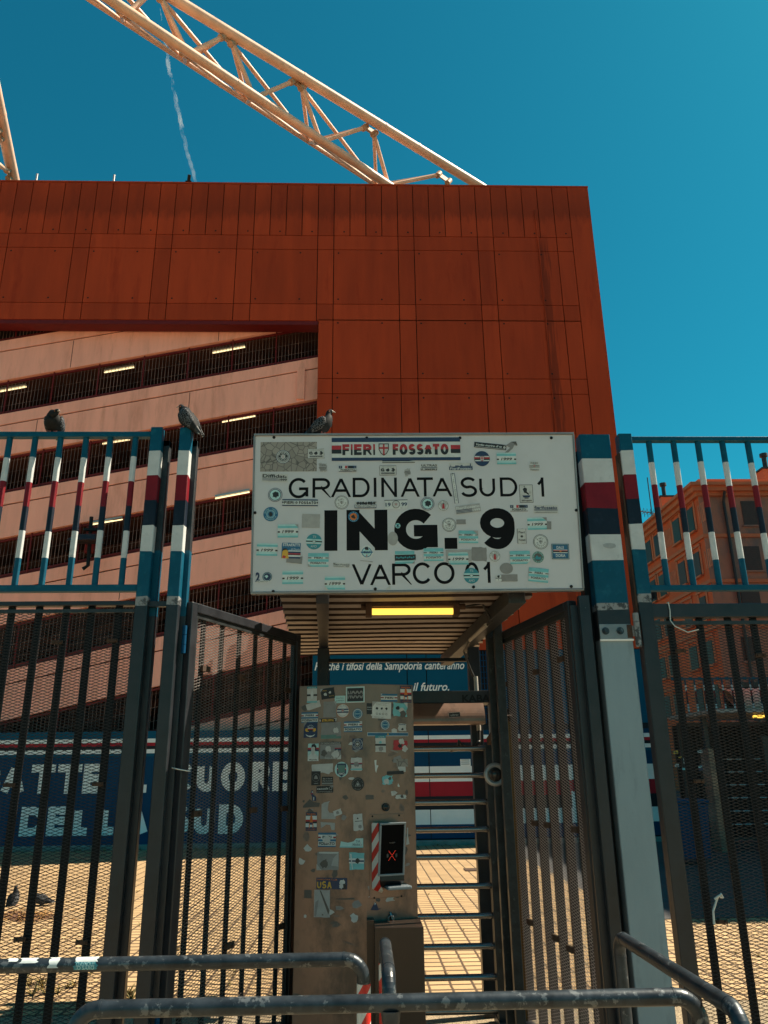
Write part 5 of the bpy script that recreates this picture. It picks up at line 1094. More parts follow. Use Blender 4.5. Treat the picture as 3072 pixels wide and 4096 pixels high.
KL(cC,423,580,220,52,[('bg','K'),('t','STRUPPA',0,0,1.1,'Y',1.4,.04),('r',-.97,-.85,-.5,.5,'W'),('r',.85,.97,-.5,.5,'W'),('r',-.92,-.9,-.5,.5,'R'),('r',.9,.92,-.5,.5,'R')])
KL(cC,200,703,175,204,[('bg','N'),('ct','QUEZZI',.62,130,50,.16,'W'),('blob',-.5,0,.3,'Y',3),('blob',.5,0,.3,'Y',5),('r',-.4,.4,-.1,.3,'W'),('r',-.4,.4,.02,.18,'R'),('r',-.4,.4,-.1,.02,'K'),('p',[(-.7,-.5),(-.3,-.7),(.3,-.7),(.7,-.5),(.5,-.75),(0,-.9),(-.5,-.75)],'W')],label='navy sticker with two golden lions')
KL(cC,460,690,258,188,[('bg','G'),('blob',.5,-.2,.3,'P',3)],ragged=.08); KL(cC,460,788,260,50,[('bg','E')],ragged=.03)
KR(cC,1365,670,112,105,[('bg','P'),('r',-.7,.8,.6,.75,'N'),('blob',.1,-.4,.3,'K',4)],ragged=.25)
KR(cC,1183,757,522,46,[('bg','W'),('r',-.985,.985,-.75,.75,'B'),('blob',0,0,.05,'Y',3)])
KL(cC,800,882,138,148,[('bg','N'),('c',0,0,.95,'W'),('c',0,0,.9,'N'),('ct','DORIANI IN',.74,165,15,.2,'W'),('ct','TRATTORIA',.74,205,335,.2,'W'),('c',0,0,.5,'W'),('c',0,0,.45,'D'),('blob',0,0,.25,'P',2)])
KR(cC,1090,880,136,216,[('bg','P'),('r',-1,1,.7,1,'Q'),('t','IZZA',.2,.84,.14,'W',1.1),('r',-1,1,-.22,0,'K'),('blob',0,.2,.3,'T',4),('blob',0,-.6,.5,'G',5)],ragged=.08)
KR(cC,1340,895,198,132,[('bg','R'),('blob',0,-.1,.3,'K',4),('blob',.2,.7,.4,'P',3),('blob',.6,-.7,.4,'P',6)],ragged=.2,label='torn red sticker')
KL(cC,235,985,140,226,[('bg','C'),('r',-1,1,.3,.5,'R'),('r',-1,1,.1,.3,'N'),('p',[(-1,-1),(-.9,-.45),(-.3,-.1),(.3,-.15),(.9,-.5),(1,-1)],'W'),('p',[(-.35,-.1),(-.4,.5),(-.1,.75),(.3,.6),(.35,.1),(.15,-.25),(-.15,-.3)],'P'),('p',[(-.35,.5),(-.3,.85),(.2,.95),(.55,.7),(.55,.1),(.3,.2),(.28,.55),(0,.62)],'K'),('t','Phonola',0,-.85,.15,'K',1.4,.02)],label='photo sticker of a dark haired player in a white shirt')
KL(cC,455,965,272,222,[('bg','G'),('r',-1,1,.72,1,'D'),('t','DI OGNI ANGOLO',0,.85,.15,'P',1.8),('r',.4,1,.0,.2,'N'),('r',.4,1,.2,.3,'R'),('blob',-.2,.2,.3,'P',3),('blob',.5,-.4,.4,'P',4),('blob',-.6,-.3,.3,'D',6),('t','DELLA CI',0,-.86,.18,'P',1.0)],ragged=.04)
KL(cC,350,1190,276,112,[('bg','P')],ragged=.05,rot=2); KL(cC,785,1140,150,180,[('bg','P'),('r',-1,1,.1,.2,'R'),('r',-1,1,-.05,.1,'N'),('r',-1,1,-.8,-.6,'T'),('blob',0,0,.5,'G',3)],ragged=.15)
KL(cC,595,1205,180,200,[('c',0,0,.98,'C',1),('p',[(-.65,.75),(.65,.75),(.65,-.5),(0,-.95),(-.65,-.5)],'N'),('r',-.65,.65,-.1,.1,'R'),('r',-.65,.65,.1,.2,'W'),('t','AMO',0,-.55,.26,'W',.9,.02),('r',-.5,.5,-.4,.55,'E')])
KL(cC,268,1318,118,180,[('bg','K'),('c',0,.1,.8,'G'),('c',0,.1,.76,'K'),('p',[(-.45,-.1),(-.25,.3),(0,.45),(.25,.3),(.45,-.1)],'G'),('t','speed',0,-.72,.12,'P',.9)])
KL(cC,415,1350,148,106,[('bg','K'),('t','Say it loud',0,.5,.26,'P',1.6,.01,.2),('t','Sing it proud',0,.0,.26,'P',1.7,.01,.2),('r',-.95,.95,-.6,-.5,'P'),('r',-.95,.95,-.8,-.72,'P')])
KL(cC,382,1460,222,96,[('bg','P'),('r',-.97,.97,-.94,.94,'K'),('t','casuals',-.25,.25,.55,'P',1.3,.02),('t','SAMPDORIA',-.0,-.6,.22,'g',1.75),('c',.68,.25,.17,'P'),('c',.68,.25,.14,'K')],rot=2)
KL(cC,803,1392,160,170,[('c',0,0,1,'K'),('ct','SAMPDORIA CLUB',.8,200,-20,.15,'g'),('ct','ULTRAS',.8,235,305,.15,'g'),('p',[(-.5,-.35),(.5,-.35),(0,.5)],'G'),('p',[(-.36,-.26),(.36,-.26),(0,.34)],'K'),('c',0,-.05,.18,'g')],label='round black sticker with a grey triangle')
KR(cC,1180,1340,150,130,[('bg','T'),('blob',-.2,-.3,.5,'P',3),('blob',.4,.3,.3,'D',4),('t','8',-.5,-.3,.4,'W')],ragged=.3); KR(cC,1280,1247,222,44,[('bg','K')],rot=2,ragged=.06); KR(cC,1367,1120,150,102,[('bg','S')],ragged=.06)
KR(cC,1037,1165,62,170,[('p',[(-.8,.9),(.1,.95),(0,.2),(.9,.1),(.4,-.3),(-.1,-1),(-.5,-.6),(-.6,.2)],'W')]); KR(cC,1320,1405,42,56,[('p',[(-.2,.9),(.8,-.6),(.2,-.9),(-.7,-.5)],'W')])
KL(cD,235,100,82,140,[('p',[(-.6,.9),(-.2,.9),(0,.1),(.9,-.3),(.9,-1),(-.3,-1),(-.4,-.2),(-.9,.3)],'N'),('blob',-.3,.6,.25,'P',3),('r',-.7,-.3,.2,.4,'R'),('r',0,.3,-.9,-.3,'P')])
KL(cD,430,285,190,236,[('p',[(-.95,-1),(.95,-1),(.95,-.4),(.1,-.3),(-.1,.0),(0,.75),(.2,.95),(-.6,.8),(-.95,.6)],'g')]); KL(cD,545,320,110,76,[('bg','P'),('blob',0,0,.4,'G',3)],rot=18,ragged=.1)
KL(cD,420,490,196,112,[('p',[(-.95,.9),(.95,.7),(.9,-.95),(.5,-.95),(.3,.2),(-.2,.3),(-.9,-.6)],'g')]); KL(cD,805,445,130,224,[('bg','P'),('r',-.6,.8,.1,.17,'K'),('blob',.0,.45,.18,'K',3),('blob',.3,-.5,.4,'G',5)],ragged=.15,rot=4)
KL(cD,722,705,300,124,[('p',[(-1,-1),(1,-.9),(1,.95),(.4,.9),(.2,.3),(-.3,0),(-.9,.3)],'C'),('t','TIA',.55,.3,.5,'N',.4),('t','MARIO',.5,-.4,.5,'N',.75),('r',.78,.84,-.9,.9,'W'),('r',-1,1,-1,-.8,'T')])
KL(cD,420,937,286,240,[('bg','G'),('r',-.8,.95,.78,.95,'P'),('p',[(.95,.9),(.95,-.6),(.3,-.5),(.5,.3)],'g'),('blob',-.3,-.3,.4,'D',4)],ragged=.06)
KL(cD,790,940,200,232,[('bg','T'),('r',-1,.9,-.25,.3,'W'),('r',-1,.9,-.08,.1,'N'),('blob',.1,.02,.32,'K',6),('blob',.15,.1,.25,'K',9),('p',[(-.7,.8),(-.5,-.9),(-.6,-.9),(-.85,.8)],'W')],ragged=.1,label='torn cyan sticker with a black silhouette')
KL(cD,470,1225,396,146,[('bg','N'),('t','SAMPDORIA CLUB',-.3,.68,.26,'O',1.3,.01),('s','USA',-.95,-.0,-.88,.4,.26,'Y'),('blob',.7,.1,.22,'P',3),('blob',.8,-.5,.2,'K',4),('blob',.6,-.5,.15,'P',5)],label='navy sticker reading USA in orange')
KL(cD,345,1482,206,354,[('bg','g'),('p',[(-.3,.95),(-.15,.95),(.95,-.5),(.8,-.8)],'D'),('p',[(-.95,-.9),(-.8,.1),(-.4,.3),(-.7,-.95)],'G'),('blob',.1,-.8,.1,'D',3)],ragged=.03)
KR(cD,1435,620,48,225,[('p',[(-.2,1),(.4,.9),(.3,0),(.95,-.9),(-.9,-1),(-.6,-.3)],'P')]); KR(cD,1030,1515,150,120,[('p',[(-.9,-.7),(-.1,.9),(.2,.3),(.4,-.5),(.95,-.6),(.2,-.9)],'N'),('p',[(-.2,.9),(0,.5),(-.2,.2)],'W')]); KR(cC,950,1560,110,60,[('bg','D')],ragged=.1); KR(cD,1350,118,150,60,[('bg','P'),('blob',.2,.1,.3,'D',3)],ragged=.3)
KL(cD,165,1360,100,110,[('bg','D')],ragged=.1); KL(cD,210,260,240,250,[('p',[(-.9,.2),(-.2,.9),(.2,.6),(.9,.5),(.8,.1),(-.9,0)],'D')]); KL(cD,640,1425,260,50,[('p',[(-1,.1),(.9,.8),(.95,-.1),(-.6,-.4)],'D')]); KR(cD,985,1370,120,60,[('p',[(-.9,-.9),(.3,.9),(.4,.2),(-.5,-.9)],'P')])

def residue():
    rs = random.Random(4); mb = MB()
    for i in range(95):
        pl, w = (PL, .44) if rs.random() < .5 else (PR, .31)
        u = rs.uniform(.03, w-.03); v = rs.uniform(.55, 2.14) if rs.random() < .85 else rs.uniform(.1, .6); a = rs.uniform(.008, .05); b = rs.uniform(.004, .035); n = rs.randint(5, 9); t = rs.uniform(-.3, .3)
        pts = []
        for k in range(n):
            q = 6.2832*k/n; x = a*rs.uniform(.45, 1.1)*math.cos(q); y = b*rs.uniform(.45, 1.1)*math.sin(q); pts.append(pl.pt(min(w-.004, max(.004, u+x*math.cos(t)-y*math.sin(t))), v+x*math.sin(t)+y*math.cos(t), .0003+.000007*i))
        mb.add(pts, [tuple(range(n))], rs.choice((0, 0, 1, 1, 2, 3)))
    mb.build('glue_residue', [M['sD'], mat('old_glue', (.16,.125,.105), .7, var=.3, scale=40), M['sG'], M['sP']], ts)['kind'] = 'stuff'
residue()
def reader():
    r0 = MB()
    Mx = Matrix(((PR.u.x,PR.v.x,PR.n.x,PR.o.x),(PR.u.y,PR.v.y,PR.n.y,PR.o.y),(PR.u.z,PR.v.z,PR.n.z,PR.o.z),(0,0,0,1)))
    def UV(x, y): return PR.uv(*cD(x, y))
    a = UV(950, 1420); b = UV(1385, 330)
    m = MB(); m.box(a[0], b[0], a[1], b[1], .0003, .004, 0, Mx); bp = m.build('reader_plate', M['cab'], ts, bevel=.002)
    for x, y in ((985,368),(1325,355),(1008,1408),(1355,1385)): u, v = UV(x,y); q = MB(); q.tube([PR.pt(u,v,.0041),PR.pt(u,v,.006)], .006, 8); q.build('screw', M['black_steel'], bp)
    # camera dome
    u, v = UV(1155, 250); q = MB(); n = 24
    rings = []
    for rr, h in ((.025,.0002),(.025,.012),(.0205,.014),(.02,.011),(.014,.016),(.006,.019),(.0005,.0195)): rings.append([PR.pt(u+rr*math.cos(6.2832*i/n), v+rr*math.sin(6.2832*i/n), h) for i in range(n)])
    q.loft(rings); q.build('dome_button', mat('glossy_black', (.006,.007,.008), .12, var=.05), ts)
    # reader body leaning forward
    a = UV(985, 1290); b = UV(1330, 445)
    body = MB(); d0, d1 = .0045, .075
    x0, x1, y0, y1 = a[0], b[0], a[1], b[1]
    body.add([Mx @ Vector(p) for p in ((x0,y0,d0),(x1,y0,d0),(x1,y1,d0),(x0,y1,d0),(x0+.03,y0+.045,d1),(x1+.004,y0+.045,d1),(x1+.004,y1+.0,d1-.02),(x0+.03,y1,d1-.02))], [(3,2,1,0),(4,5,6,7),(0,1,5,4),(1,2,6,5),(2,3,7,6),(3,0,4,7)])
    rd = body.build('card_reader', mat('reader_black', (.008,.009,.010), .35, var=.1), ts, bevel=.006)
    # front frame with its own tilt
    fo = PR.pt((x0+x1)/2+.013, (y0+y1)/2+.024, d1+.014); fu = PR.u; fn = (PR.n-PR.v*.16).normalized(); FP = Plane(fo, fu, fn)
    FM = Matrix(((FP.u.x,FP.v.x,FP.n.x,FP.o.x),(FP.u.y,FP.v.y,FP.n.y,FP.o.y),(FP.u.z,FP.v.z,FP.n.z,FP.o.z),(0,0,0,1)))
    c0 = FP.uv(*cD(1092, 1128)); c1 = FP.uv(*cD(1420, 1112)); c2 = FP.uv(*cD(1040, 450)); c3 = FP.uv(*cD(1382, 440))
    fx0 = (c0[0]+c2[0])/2; fx1 = (c1[0]+c3[0])/2; fy0 = (c0[1]+c1[1])/2; fy1 = (c2[1]+c3[1])/2
    f = MB(); w = .0125; gm = mat('reader_grey', (.21,.25,.28), .4, var=.08)
    f.box(fx0, fx1, fy1-w, fy1, 0, .012, 0, FM); f.box(fx0, fx1, fy0, fy0+w, 0, .012, 0, FM); f.box(fx0, fx0+w, fy0+w+.0002, fy1-w-.0002, 0, .012, 0, FM); f.box(fx1-w, fx1, fy0+w+.0002, fy1-w-.0002, 0, .012, 0, FM)
    f.build('reader_frame', gm, rd, bevel=.003)
    s = MB(); s.box(fx0+w, fx1-w, fy0+w, fy1-w, .001, .009, 0, FM); s.build('reader_screen', mat('black_glass', (.002,.003,.004), .5, var=.05, spec=.06), rd)
    L_ = MB(); cx = (fx0+fx1)/2+.0; cy = fy0+(fy1-fy0)*.38
    for i in range(-5, 6):
        for sg_ in (1, -1):
            if i == 0 and sg_ < 0: continue
            x = cx+i*.0042; y = cy+sg_*i*.0054; L_.add([FP.pt(x+.0012*math.cos(.7854*k), y+.0012*math.sin(.7854*k), .0094) for k in range(8)], [tuple(range(8))])
    L_.build('red_cross_light', mat('red_led', (.8,.05,.02), .4, emit=(1,.06,.03), es=.8), rd)
    t = MB(); text_into(t, '4y ZUCCHETTI', lambda x, y, l: FP.pt(x, y, .0094), cx, fy0+(fy1-fy0)*.62, .006, 0, width=.037); t.build('screen_text', M['sG'], rd)
    for r_ in (.010, .014, .018):
        for sd in (0, 1):
            t = MB()
            for k in range(6):
                an = rad(-38+76*k/6+180*sd); an2 = rad(-38+76*(k+1)/6+180*sd); ccx = cx+(.024 if sd == 0 else -.024)*1.0-(.010 if sd == 0 else -.010)
                t.add([FP.pt(ccx+r_*math.cos(an), cy+r_*math.sin(an), .0093), FP.pt(ccx+(r_+.0015)*math.cos(an), cy+(r_+.0015)*math.sin(an), .0093), FP.pt(ccx+(r_+.0015)*math.cos(an2), cy+(r_+.0015)*math.sin(an2), .0093), FP.pt(ccx+r_*math.cos(an2), cy+r_*math.sin(an2), .0093)], [(0,1,2,3)])
            t.build('signal_arc', M['sG'], rd)
    h = MB(); u0, v0 = UV(1125, 1290); u1, v1 = UV(1425, 1225); h.box(u0, u1, v0, v1-.0, .0045, .10, 0, Mx); h.build('reader_hood', gm, rd, bevel=.006)
    tp = MB(); tp.add([Mx @ Vector(p) for p in ((x0-.003,y0+.0,d0+.002),(x0+.026,y0+.03,d1+.003),(x0+.026,y1+.004,d1-.017),(x0-.003,y1+.004,d0+.002))], [(0,1,2,3)])
    u2, v2 = UV(1020, 1310)
    tp.add([Mx @ Vector(p) for p in ((x0-.003,y0,d0+.004),(x0+.026,y0+.03,d1+.005),(x0+.05,y0-.004,d1-.01),(x0+.055,y0-.024,d0+.02),(x0+.02,y0-.012,d0+.01))], [(0,1,2,3,4)])
    o = tp.build('striped_tape', M['tape'], rd)
reader()
# padlock on the cabinet hasp
def padlock():
    u, v = PR.uv(*cD(1205, 1725)); r = thing('padlock', PR.pt(u, v, .03), 'dark padlock hanging from a shiny hasp on the cabinet', 'padlock')
    m = MB(); c = PR.pt(u, v, .025); Mx = Matrix.Translation(c) @ Matrix.Rotation(rad(-22), 4, 'Y')
    m.box(-.024, .024, -.011, .011, -.017, .012, 0, Mx); m.build('lock_body', M['rust'], r, bevel=.003)
    q = MB(); pts = [Mx @ Vector((.012+.016*math.cos(a*.35), 0, .022+.016*math.sin(a*.35))) for a in range(-3, 14)]; q.tube(pts, .0038, 8); q.build('shackle', M['chrome'], r)
    q = MB(); h = PR.pt(*PR.uv(*cD(1225, 1640)), .012); q.tube([h+Vector((-.008,0,.022)), h, h+Vector((.006,-.008,-.02))], [.006,.012,.006], 8); q.build('hasp', M['chrome'], r)
padlock()
def rotor():
    Y = 5.95
    a = at(1640, 2778, Y=5.9); b = at(1970, 2812, Y=5.9)
    m = MB(); m.box(-.25, 1.0, 5.86, 6.12, b.z, a.z+.02); m.build('header_channel', M['grey_steel'], ts, bevel=.003)
    t = MB(); p = at(1905, 2793, Y=5.855); text_into(t, 'KABA', lambda x, y, l: Vector((x, 5.8585, y)), p.x, p.z, .05, 0, width=.21, bold=.03); t.build('header_lettering', M['black_steel'], ts)
    h = MB(); z1 = at(1640, 2813, Y=5.8).z; z0 = at(1640, 2900, Y=5.86).z; pr = []
    for k in range(9): f = k/8; pr.append((5.84-.07*math.sin(f*1.9), z1+(z0-z1)*f))
    x1 = at(1938, 2850, Y=5.8).x; n = len(pr)
    v = [(-.2, y, z) for y, z in pr]+[(x1, y, z) for y, z in pr]+[(-.2, 5.95, z1), (-.2, 5.95, z0), (x1, 5.95, z1), (x1, 5.95, z0)]
    h.add(v, [(k, k+1, n+k+1, n+k) for k in range(n-1)]+[(2*n,2*n+2,n,0)]+[(n-1,2*n-1,2*n+3,2*n+1)]+[tuple(list(range(n,2*n))+[2*n+3,2*n+2])]); hc = h.build('header_cover', M['cab'], ts)
    PH = Plane((x1-.2, 5.772, (z0+z1)/2+.01), (1,0,0), (0,-1,0)); sticker(ts, PH, lambda x, y: (1600+.4822*x, 2700+.4822*y), 452, 330, 96, 42, [('bg','P'),('r',-.95,.95,-.88,.88,'K'),('t','ultras',0,0,.9,'g',1.4,.02,.3)], rot=4)
    for y in (2996,3104,3211,3321,3430,3548,3668,3790,3914,4050,4190):
        p = at(1640, y, Y=Y); q = at(1935+(y-2996)*.055, y-6, Y=Y); r = .0205
        m = MB(); m.tube([(.05, Y, p.z), (q.x+.03, Y, p.z)], r, 14); m.build('rotor_bar', M['chrome'], ts)
    def up(x0, x1, y0, y1, z1, mm, nm='column'):
        m = MB(); m.box(x0, x1, y0, y1, 0, z1); m.build(nm, M[mm], ts, bevel=.004)
    xr = at(1935, 3000, Y=Y).x
    up(xr+.005, xr+.065, 5.90, 6.0, b.z-.3, 'zinc_dark'); up(xr+.07, xr+.085, 5.93, 6.1, b.z-.002, 'alu'); up(xr+.086, xr+.155, 5.86, 6.05, b.z-.002, 'zinc_dark')
    t1 = at(1960, 2512, Y=5.6); t2 = at(1990, 2480, Y=5.4)
    up(t1.x-.028, t1.x+.03, 5.6, 5.66, t1.z, 'zinc_dark'); up(t2.x-.028, t2.x+.03, 5.4, 5.46, t2.z, 'zinc_dark')
    up(t2.x+.035, t2.x+.07, 5.45, 5.5, 1.95, 'rail_brown')
    m = MB(); m.bar((xr+.03,5.85,b.z-.28),(t2.x+.05,5.45,b.z-.10),.04,.05); m.build('bracket', M['rust'], ts)
    c = at(1983, 3098, Y=5.58); q = MB(); n = 28; rings = []
    for rr, d in ((.078,.02),(.078,.0),(.050,-.004),(.048,.01),(.04,-.012),(.02,-.03),(.001,-.034)): rings.append([(c.x+rr*math.cos(6.2832*i/n), 5.59+d, c.z+rr*math.sin(6.2832*i/n)) for i in range(n)])
    q.loft(rings, mi=[0,0,0,1,1,1]); q.build('round_plate', [M['alu'], mat('smoked_dome', (.03,.03,.03), .15, var=.05)], ts)
    m = MB(); f0 = at(1985, 4060, Y=5.85); m.box(xr-.0, xr+.2, 5.8, 6.1, 0, .05); m.build('foot_plate', M['zinc'], ts)
rotor()

# ================================================================ galvanised crowd rails
def elbow(a, c, b, r, n=8):
    """round corner at c between a and b"""
    a, c, b = Vector(a), Vector(c), Vector(b); d1 = (a-c).normalized(); d2 = (b-c).normalized(); p = c+d1*r; q = c+d2*r; o = c+(d1+d2)*r
    out = []
    for i in range(n+1):
        t = i/n*math.pi/2; out.append(o-d2*r*math.cos(t)-d1*r*math.sin(t))
    return out
def crowd_rail(a, b, z, label, legs=(True, True), mids=(), tape=None, r=.024):
    a = Vector((*a, z)); b = Vector((*b, z)); root = thing('crowd_rail', ((a.x+b.x)/2, (a.y+b.y)/2, 0), label, 'crowd rail', 'galvanised crowd rails')
    pts = []
    if legs[0]: pts += [Vector((a.x,a.y,0))]+elbow((a.x,a.y,0), a, b, .068)
    else: pts += [a]
    if legs[1]: pts += elbow(a, b, (b.x,b.y,0), .068)+[Vector((b.x,b.y,0))]
    else: pts += [b]
    m = MB(); m.tube(pts, r, 18); d = (b-a).normalized()
    for p, on in ((a+d*.072, legs[0]), (b-d*.072, legs[1])):
        if on: m.tube([p-d*.004, p+d*.004], r*1.05, 18)
    for e, on in ((a, legs[0]), (b, legs[1])):
        if on: m.tube([(e.x,e.y,z-.070),(e.x,e.y,z-.076)], r*1.05, 18)
    m.build('handrail', M['zinc'], root)
    for (t, white) in mids:
        p = a.lerp(b, t); q = MB(); q.tube([(p.x,p.y,0),(p.x,p.y,z-.055)], r*1.0, 16); q.tube([(p.x,p.y,z-.058),(p.x,p.y,z-.018)], [r*1.02, r*1.25], 16); q.build('leg', M['zinc'], root)
        if white: q = MB(); q.tube([(p.x,p.y,.1),(p.x,p.y,z-.062)], r*1.08, 16); q.build('leg_wrap', M['wall_white'], root)
    for e in (tape or []):
        q = MB(); q.tube([(e[0],e[1],.15),(e[0],e[1],z-.078)], r*1.06, 18); q.build('striped_tape', M['tape'], root)
    return root
rx = at(1455, 3960, Y=3.2).x
cr1 = crowd_rail((-2.9, 3.2), (rx, 3.2), at(1000, 3845, Y=3.2).z, 'galvanised rail from the left ending in a bend with red and white tape', (False, True), (), [(rx, 3.2)])
nx0 = at(300, 4060, Y=2.6).x; nx1 = at(2800, 4060, Y=2.6).x; nz = at(1500, 4013, Y=2.6).z
crowd_rail((nx0, 2.6), (nx1, 2.6), nz, 'nearest long galvanised rail crossing the bottom with both ends bent down', (True, True), ((( at(1563,4060,Y=2.6).x-nx0)/(nx1-nx0), True),))
mx = at(1556, 3950, Y=2.95).x
crowd_rail((mx+.002, 3.5), (mx, 2.95), .99, 'short galvanised rail seen end on before the cabinet', (True, True), (), [(mx+.002, 3.5)])
crowd_rail((1.035, 3.46), (1.045, 2.42), 1.0, 'galvanised rail at the right running towards the camera beside the pale plate', (True, True))
def scraps():
    # stickers wrapped over the rails
    def wrap(parent, xa, xb, y, z, a0, a1, ci, r=.0246, text=None, nm='sticker'):
        m = MB(); n = 8
        vs = []
        for i in range(n+1):
            a = rad(a0+(a1-a0)*i/n); 
            for x in (xa+random.uniform(-.006,.006), xb+random.uniform(-.006,.006)): vs.append((x, y-r*math.cos(a), z+r*math.sin(a)))
        m.add(vs, [(2*i,2*i+1,2*i+3,2*i+2) for i in range(n)], SLOT.index(ci), True)
        if text:
            for tx, ca in text:
                def put(u, v, l):
                    a = rad(ca)+v/r; return Vector((u, y-(r+.0006)*math.cos(a), z+(r+.0006)*math.sin(a)))
                text_into(m, tx, put, (xa+xb)/2, 0, .013, SLOT.index('C' if ci != 'W' else 'K'), width=(xb-xa)*.8, bold=.02)
        m.build(nm, SMATS, parent)
    z1 = at(1000, 3845, Y=3.2).z
    gx = lambda px: at(px, 3850, Y=3.2).x
    wrap(cr1, gx(36), gx(72), 3.2, z1, 45, 100, 'W'); wrap(cr1, gx(88), gx(155), 3.2, z1, 30, 110, 'W'); wrap(cr1, gx(206), gx(240), 3.2, z1, -10, 100, 'W')
    wrap(cr1, gx(305), gx(396), 3.2, z1, -30, 30, 'Q', text=(('OVUNQUE', 16), ('IO SARO', -12))); wrap(cr1, gx(308), gx(396), 3.2, z1, 32, 100, 'W')
scraps()

# ================================================================ pigeons
def pigeon(pos, yaw, pitch, label, head=0.0, tone=1.0, squat=1.0, bow=0.0, group='feral pigeons', size=.74):
    body = mat('pigeon_body', (.07*tone+.006,.075*tone+.006,.085*tone+.006), .7, var=.35, scale=60, spec=.12)
    wing = bpy.data.materials.new('pigeon_wing'); wing.use_nodes = True; t = wing.node_tree; N = t.nodes; L = t.links; p = N['Principled BSDF']; p.inputs['Roughness'].default_value = .75; p.inputs['Specular IOR Level'].default_value = .12
    tc = N.new('ShaderNodeTexCoord'); v = N.new('ShaderNodeTexVoronoi'); v.feature = 'DISTANCE_TO_EDGE'; v.inputs['Scale'].default_value = 75; L.new(tc.outputs['Object'], v.inputs[0])
    r = N.new('ShaderNodeMapRange'); r.inputs[1].default_value = .01; r.inputs[2].default_value = .07; L.new(v.outputs['Distance'], r.inputs[0])
    mx = N.new('ShaderNodeMix'); mx.data_type = 'RGBA'; L.new(r.outputs[0], mx.inputs[0]); mx.inputs[6].default_value = (.2,.21,.23,1); mx.inputs[7].default_value = (.014,.015,.017,1); L.new(mx.outputs[2], p.inputs['Base Color'])
    mats = [body, wing, mat('beak', (.30,.24,.2), .5), mat('pigeon_leg', (.32,.10,.08), .6), mat('tail_band', (.02,.022,.025), .6), mat('white_feather', (.5,.5,.48), .7), mat('iris', (.5,.13,.02), .3)]
    m = MB(); n = 18
    sp = [(-.185,.004,.018,.004,4),(-.15,.010,.030,.009,4),(-.115,.018,.036,.016,0),(-.085,.032,.044,.032,0),(-.05,.05,.055,.048,0),(-.01,.066,.062*squat,.058,0),(.03,.083,.062*squat,.060,0),(.06,.104,.052*squat,.052,0),(.078,.130,.038,.038,0)]
    hx = .082+bow*.03; hz = .158-bow*.05
    neck = [(.084+bow*.012,.148-bow*.02,.029,.030,0),(hx,hz,.0235,.025,0),(hx+.009,hz+.016,.0235,.0245,0),(hx+.020,hz+.026,.020,.021,0),(hx+.032,hz+.028,.015,.016,0),(hx+.041,hz+.024,.009,.010,2),(hx+.047,hz+.021,.0055,.006,2),(hx+.062,hz+.013,.0025,.003,2),(hx+.067,hz+.009,.0006,.0008,2)]
    allp = sp+neck; k0 = len(sp)-1
    base = Vector((0.078, 0, .13)); Rh = Matrix.Rotation(head, 3, 'Z')
    cen = []
    for i, q in enumerate(allp):
        c = Vector((q[0], 0, q[1]))
        if i > k0:
            f = min(1, (i-k0)/3); c = base+Matrix.Rotation(head*f, 3, 'Z') @ (c-base)
        cen.append(c)
    rings = []
    for i, q in enumerate(allp):
        d = (cen[min(i+1,len(cen)-1)]-cen[max(0,i-1)]).normalized(); side = Vector((0,0,1)).cross(d)
        side = side.normalized() if side.length > 1e-4 else Vector((0,1,0)); up = d.cross(side)
        rings.append([cen[i]+side*q[2]*math.cos(6.2832*k/n)+up*q[3]*math.sin(6.2832*k/n) for k in range(n)])
    m.loft(rings, [q[4] for q in allp[:-1]])
    for s in (1, -1):      # folded wings as swellings laid along the body
        rr = []
        for (x, z, h, th) in ((.058,.098,.022,.008),(.035,.092,.043,.014),(0,.078,.050,.017),(-.04,.062,.045,.016),(-.08,.044,.032,.013),(-.12,.03,.020,.010),(-.155,.018,.011,.006),(-.178,.012,.004,.003)):
            yb = s*(.052*squat if x > -.03 else .052*squat*max(.28, 1+(x+.03)*5.2)); rr.append([(x, yb+s*th*math.cos(6.2832*k/12), z+h*math.sin(6.2832*k/12)-.0*h) for k in range(12)])
        m.loft(rr, [1,1,1,1,0,4,4])
        m.tube([(.0,s*.022,.03),(.012,s*.024,.0)], [.009,.0045], 8, 3); 
        for a in (-.45,0,.45): m.tube([(.012,s*.024,.003),(.012+.032*math.cos(a),s*.024+.032*math.sin(a),.002)], [.004,.0018], 6, 3)
        m.tube([(.012,s*.024,.003),(-.008,s*.024,.002)], [.003,.0015], 6, 3)
        e = cen[k0+3]; d = (cen[k0+5]-cen[k0+2]).normalized(); sd = Vector((0,0,1)).cross(d).normalized(); ec = cen[k0+3]*.5+cen[k0+4]*.5+sd*s*.0205
        m.tube([ec, ec+sd*s*.0022], [.0045,.003], 10, 6)
    # tail fan and pale under-tail
    m.add([(-.10,-.018,.012),(-.10,.018,.012),(-.165,.03,.001),(-.165,-.03,.001),(-.10,-.016,.016),(-.10,.016,.016),(-.165,.028,.005),(-.165,-.028,.005)], [(0,3,2,1),(4,5,6,7),(0,1,5,4),(1,2,6,5),(2,3,7,6),(3,0,4,7)], 5)
    lift = .0
    R = Matrix.Translation(Vector(pos)) @ Matrix.Rotation(yaw, 4, 'Z') @ Matrix.Translation(Vector((0,0,.0)))
    Rp = Matrix.Translation(Vector((0,0,.028))) @ Matrix.Rotation(pitch, 4, 'Y') @ Matrix.Translation(Vector((0,0,-.028)))
    legs = set()
    out = []
    for p, in zip(m.v): out.append(p)
    m.v = [Vector((p.x*.95, p.y*1.08, p.z*1.05))*size for p in m.v]
    me_leg = set(i for f, mi in zip(m.f, m.m) if mi == 3 for i in f)
    m.v = [R @ (p if i in me_leg else Rp @ p) for i, p in enumerate(m.v)]
    o = m.build('pigeon', mats); 
    lo = Vector(pos)
